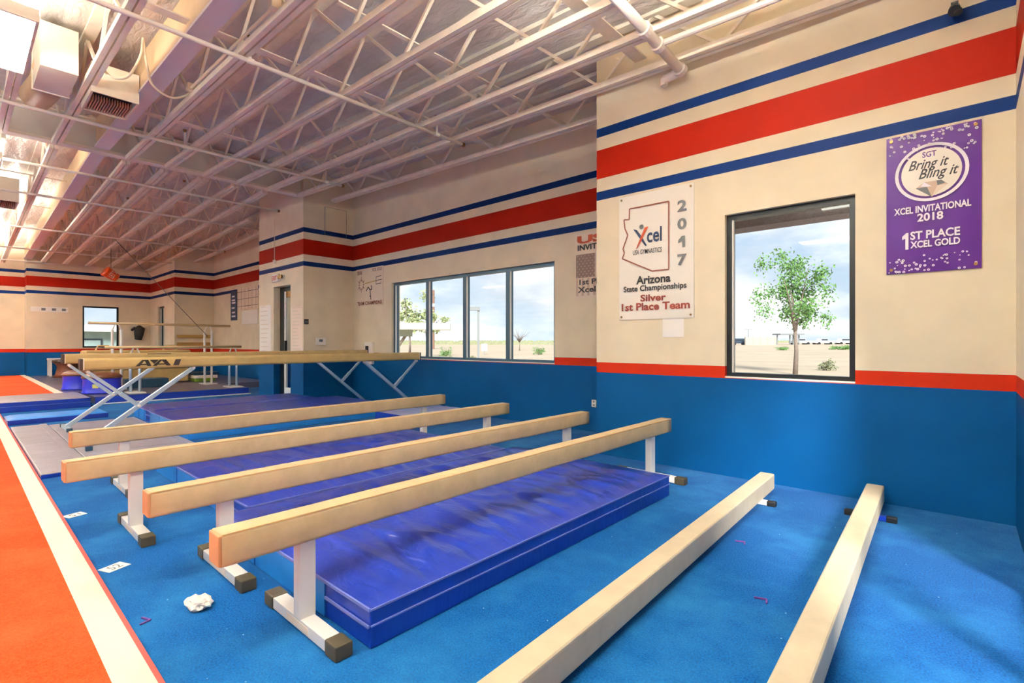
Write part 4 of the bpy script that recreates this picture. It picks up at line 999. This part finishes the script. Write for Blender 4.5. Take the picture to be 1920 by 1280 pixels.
def tree(p, hgt, spread, label, leafm, n, seed, size=.22, crown=None, droop=.3, cat='tree', group='trees outside'):
    r = empty('tree', tuple(p)); rn = random.Random(seed); m = MB(); f = .42
    m.tube([(0, 0, 0), (.04, 0, hgt*.2), (0, 0, hgt*.36)], [.09*hgt/4.5, .07*hgt/4.5, .06*hgt/4.5], 8)
    for k in range(5 if n else 22):
        a = k*2.2+seed; l = spread*rn.uniform(.3, .75 if n else 1.); top = hgt*rn.uniform(.6, .95)
        m.tube([(0, 0, hgt*.34), (l*.35*math.cos(a), l*.35*math.sin(a), hgt*.55), (l*math.cos(a), l*math.sin(a), top)], [.05*hgt/4.5, .03*hgt/4.5, .01], 6)
    m.build('trunk', M['bark'], r, smooth=True)
    if n: foliage('foliage', (0, 0, hgt*.68), spread, hgt*.30, n, size, leafm, r, seed, droop)
    return tag(r, label, cat, group)
tree(at(1491, 19.5), 4.75, 1.15, 'slender green tree outside the right window', M['leaf'], 3400, 21, .12)
tree(at(768, 34), 4.5, 1.5, 'pale feathery tree behind the cream canopy outside the left window', M['leaf_pale'], 1500, 9, .22, droop=.2)
tree(at(800, 40), 3.9, 1.2, 'smaller pale tree right of the canopy tree outside the left window', M['leaf_pale'], 800, 12, .22, droop=.2)
tree(at(974, 60), 2.9, 1.6, 'bare brown tree in the right pane of the left window', M['shrub'], 0, 3, .15)
def shrub(p, w_, h_, label, mat, seed):
    r = empty('shrub', tuple(p)); m = MB()
    for k in range(7):
        a = k*.9; m.tube([(0, 0, 0), (w_*.4*math.cos(a), w_*.4*math.sin(a), h_*.8)], [.03, .008], 5)
    m.build('stems', M['bark'], r); foliage('foliage', (0, 0, h_*.5), w_*.6, h_*.42, 700, .09*max(1, w_), mat, r, seed, 0., 12); tag(r, label, 'shrub', 'desert shrubs')
shrub(at(1552, 22), .5, .5, 'sage shrub outside the right window at its lower right', M['shrub'], 1)
shrub(at(836, 36), .75, .8, 'green shrub in the second pane of the left window', M['leaf'], 2)
shrub(at(842, 27), .8, .5, 'low sage shrub at the foot of the second pane of the left window', M['shrub'], 3)
shrub(at(884, 27), .6, .5, 'low sage shrub at the foot of the third pane beside the lamp post', M['shrub'], 4)
shrub(at(1010, 45), .8, .7, 'dark shrub in the last pane of the left window', M['leaf'], 5)
shrub(at(925, 26), .6, .3, 'flat sage shrub at the foot of the third pane right of the lamp post', M['shrub'], 6)
shrub(at(1468, 60), 1.2, .5, 'low green weed patch left of the slender tree', M['leaf'], 7)
shrub(at(1580, 62), 2.0, .6, 'low green weed patch at the right side of the right window', M['leaf'], 8)
for k, (a, b, dd) in enumerate(((745, 1040, 150), (1368, 1610, 210))):
    m = MB(); rn = random.Random(k)
    for i in range(900):
        px = rn.uniform(a-10, b+10); p = at(px, dd*rn.uniform(.8, 1.1)); s = rn.uniform(.3, 1.2)*(1. if k == 0 else .8)
        m.poly([(p.x-s, p.y-s*.5, p.z-.2), (p.x+s, p.y+s*.5, p.z-.2), (p.x+s*.5, p.y, p.z+s*.9), (p.x-s*.3, p.y, p.z+s*.7)])
    tag(m.build('distant_brush', M['shrub']), ['line of distant desert brush beyond the left window', 'line of distant desert brush beyond the right window'][k], 'brush', kind='stuff')
# cream canopy with grey panel
p = at(770, 30); cnp = empty('roadside_canopy', tuple(p), math.radians(47.9)); BX(-1.6, 2.35, -1.2, 1.2, 2.0-.05, 2.32).build('roof_slab', M['canopy_cream'], cnp); BX(-1.6, .1, -.1, .1, 1.55, 1.95).build('side_panel', M['canopy_grey'], cnp)
MB().tube([(-.9, 0, 0), (-.9, 0, .7), (-.3, 0, 1.6)], .09, 8).build('column', M['bark'], cnp); MB().tube([(-.9, 0, .7), (-1.4, 0, 1.6)], .07, 8).build('column', M['bark'], cnp); BX(-1.5, .2, -.5, .5, 0, .45).build('base_block', M['sign_white'], cnp)
tag(cnp, 'cream flat canopy with grey panel outside the left window', 'canopy')
lp = empty('street_lamp', tuple(at(897, 33)), math.radians(47.9)); BX(-.07, .07, -.07, .07, 0, 3.45).build('pole', M['pole_grey'], lp); BX(-.65, .1, -.15, .15, 3.25, 3.5).build('lamp_head', M['pole_grey'], lp)
tag(lp, 'grey street lamp post with box head outside the left window', 'street lamp')
up = empty('utility_pole', tuple(at(812, 70))); MB().tube([(0, 0, 0), (0, 0, 8.2)], .2, 10).build('pole', M['pole_brown'], up); MB().tube([(0, 0, 5.9), (0, 0, 6.3)], .22, 10).build('white_band', M['sign_white'], up)
tag(up, 'tall brown utility pole in the second pane of the left window', 'pole')
sn = empty('roadside_sign', tuple(at(908, 45)), math.radians(47.9)); BX(-.04, .04, -.04, .04, 0, .7).build('post', M['pole_grey'], sn); BX(-.26, .26, -.06, -.04, .35, .95).build('board', M['sign_white'], sn)
tag(sn, 'small white blank sign board right of the street lamp', 'sign')
bw = empty('block_wall', tuple(at(1426, 110)), math.radians(47.9)); BX(-3.4, 3.4, -.15, .15, 0, 1.75).build('wall_panel', M['block_wall'], bw)
for x in (-3.4, -1.7, 0, 1.7, 3.4): BX(x-.18, x+.18, -.2, .2, 0, 1.82).build('pier', M['block_wall'], bw)
tag(bw, 'distant tan block wall seen through the right window', 'wall')
pg = empty('pergola', tuple(at(1478, 115)), math.radians(47.9)); BX(-2.9, 2.9, -1.5, 1.5, 2.3, 2.6).build('roof_beam', M['pole_grey'], pg)
for x in (-2.7, .4, 1.2, 2.6): BX(x-.1, x+.1, -.1, .1, 0, 2.3).build('post', M['pole_grey'], pg)
tag(pg, 'distant grey pergola frame behind the slender tree', 'pergola')
tl = empty('parking_lamp', tuple(at(1403, 118))); MB().tube([(0, 0, 0), (0, 0, 3.6)], .08, 8).build('pole', M['pole_grey'], tl); MB().bar((-.9*RT.x, -.9*RT.y, 3.6), (.9*RT.x, .9*RT.y, 3.6), .15, .1).build('cross_arm', M['pole_grey'], tl)
tag(tl, 'distant lamp post with cross arm above the block wall', 'street lamp')
def car(px, depth, mat, label, truck):
    r = empty('parked_car', tuple(at(px, depth)), math.radians(47.9)); BX(-2.3, 2.3, -.85, .85, .4, .95).build('body', mat, r, bevel=.12)
    BX(-.9 if truck else -1.3, .9 if truck else 1.1, -.75, .75, .95, 1.5).build('cabin', mat, r, bevel=.12); BX(-.8 if truck else -1.2, .8 if truck else 1., -.77, .77, 1.02, 1.4).build('window_band', M['car_glass'], r)
    for x in (-1.45, 1.45): MB().tube([(x, -.9, .36), (x, .9, .36)], .36, 14).build('wheel', M['tyre'], r)
    tag(r, label, 'car', 'parked vehicles')
car(1385, 112, M['car_dark'], 'dark parked car left of the block wall', False)
car(1500, 118, M['car_white'], 'white parked pickup just right of the slender tree', True)
car(1542, 118, M['car_white'], 'white parked pickup second right of the slender tree', True)
car(1583, 122, M['car_white'], 'white parked car at the right side of the right window', False)
# neighbour building beyond the far window
nb = empty('neighbour_building', (-36, 5., -.1)); BX(-3, 0, -6, 7, 0, 1.9).build('wall', M['facade'], nb); BX(-3.2, .6, -6.2, 7.2, 1.9, 2.25).build('roof_edge', M['sign_white'], nb)
for y in (-4, -2, 0, 2, 4): f = BX(.0, .04, y-.5, y+.5, .5, 1.5).build('window', M['car_glass'], nb); BX(.04, .06, y-.42, y+.42, .58, 1.42).build('pane', M['facade'], f)
tag(nb, 'grey green building with white roof edge beyond the far window', 'building')
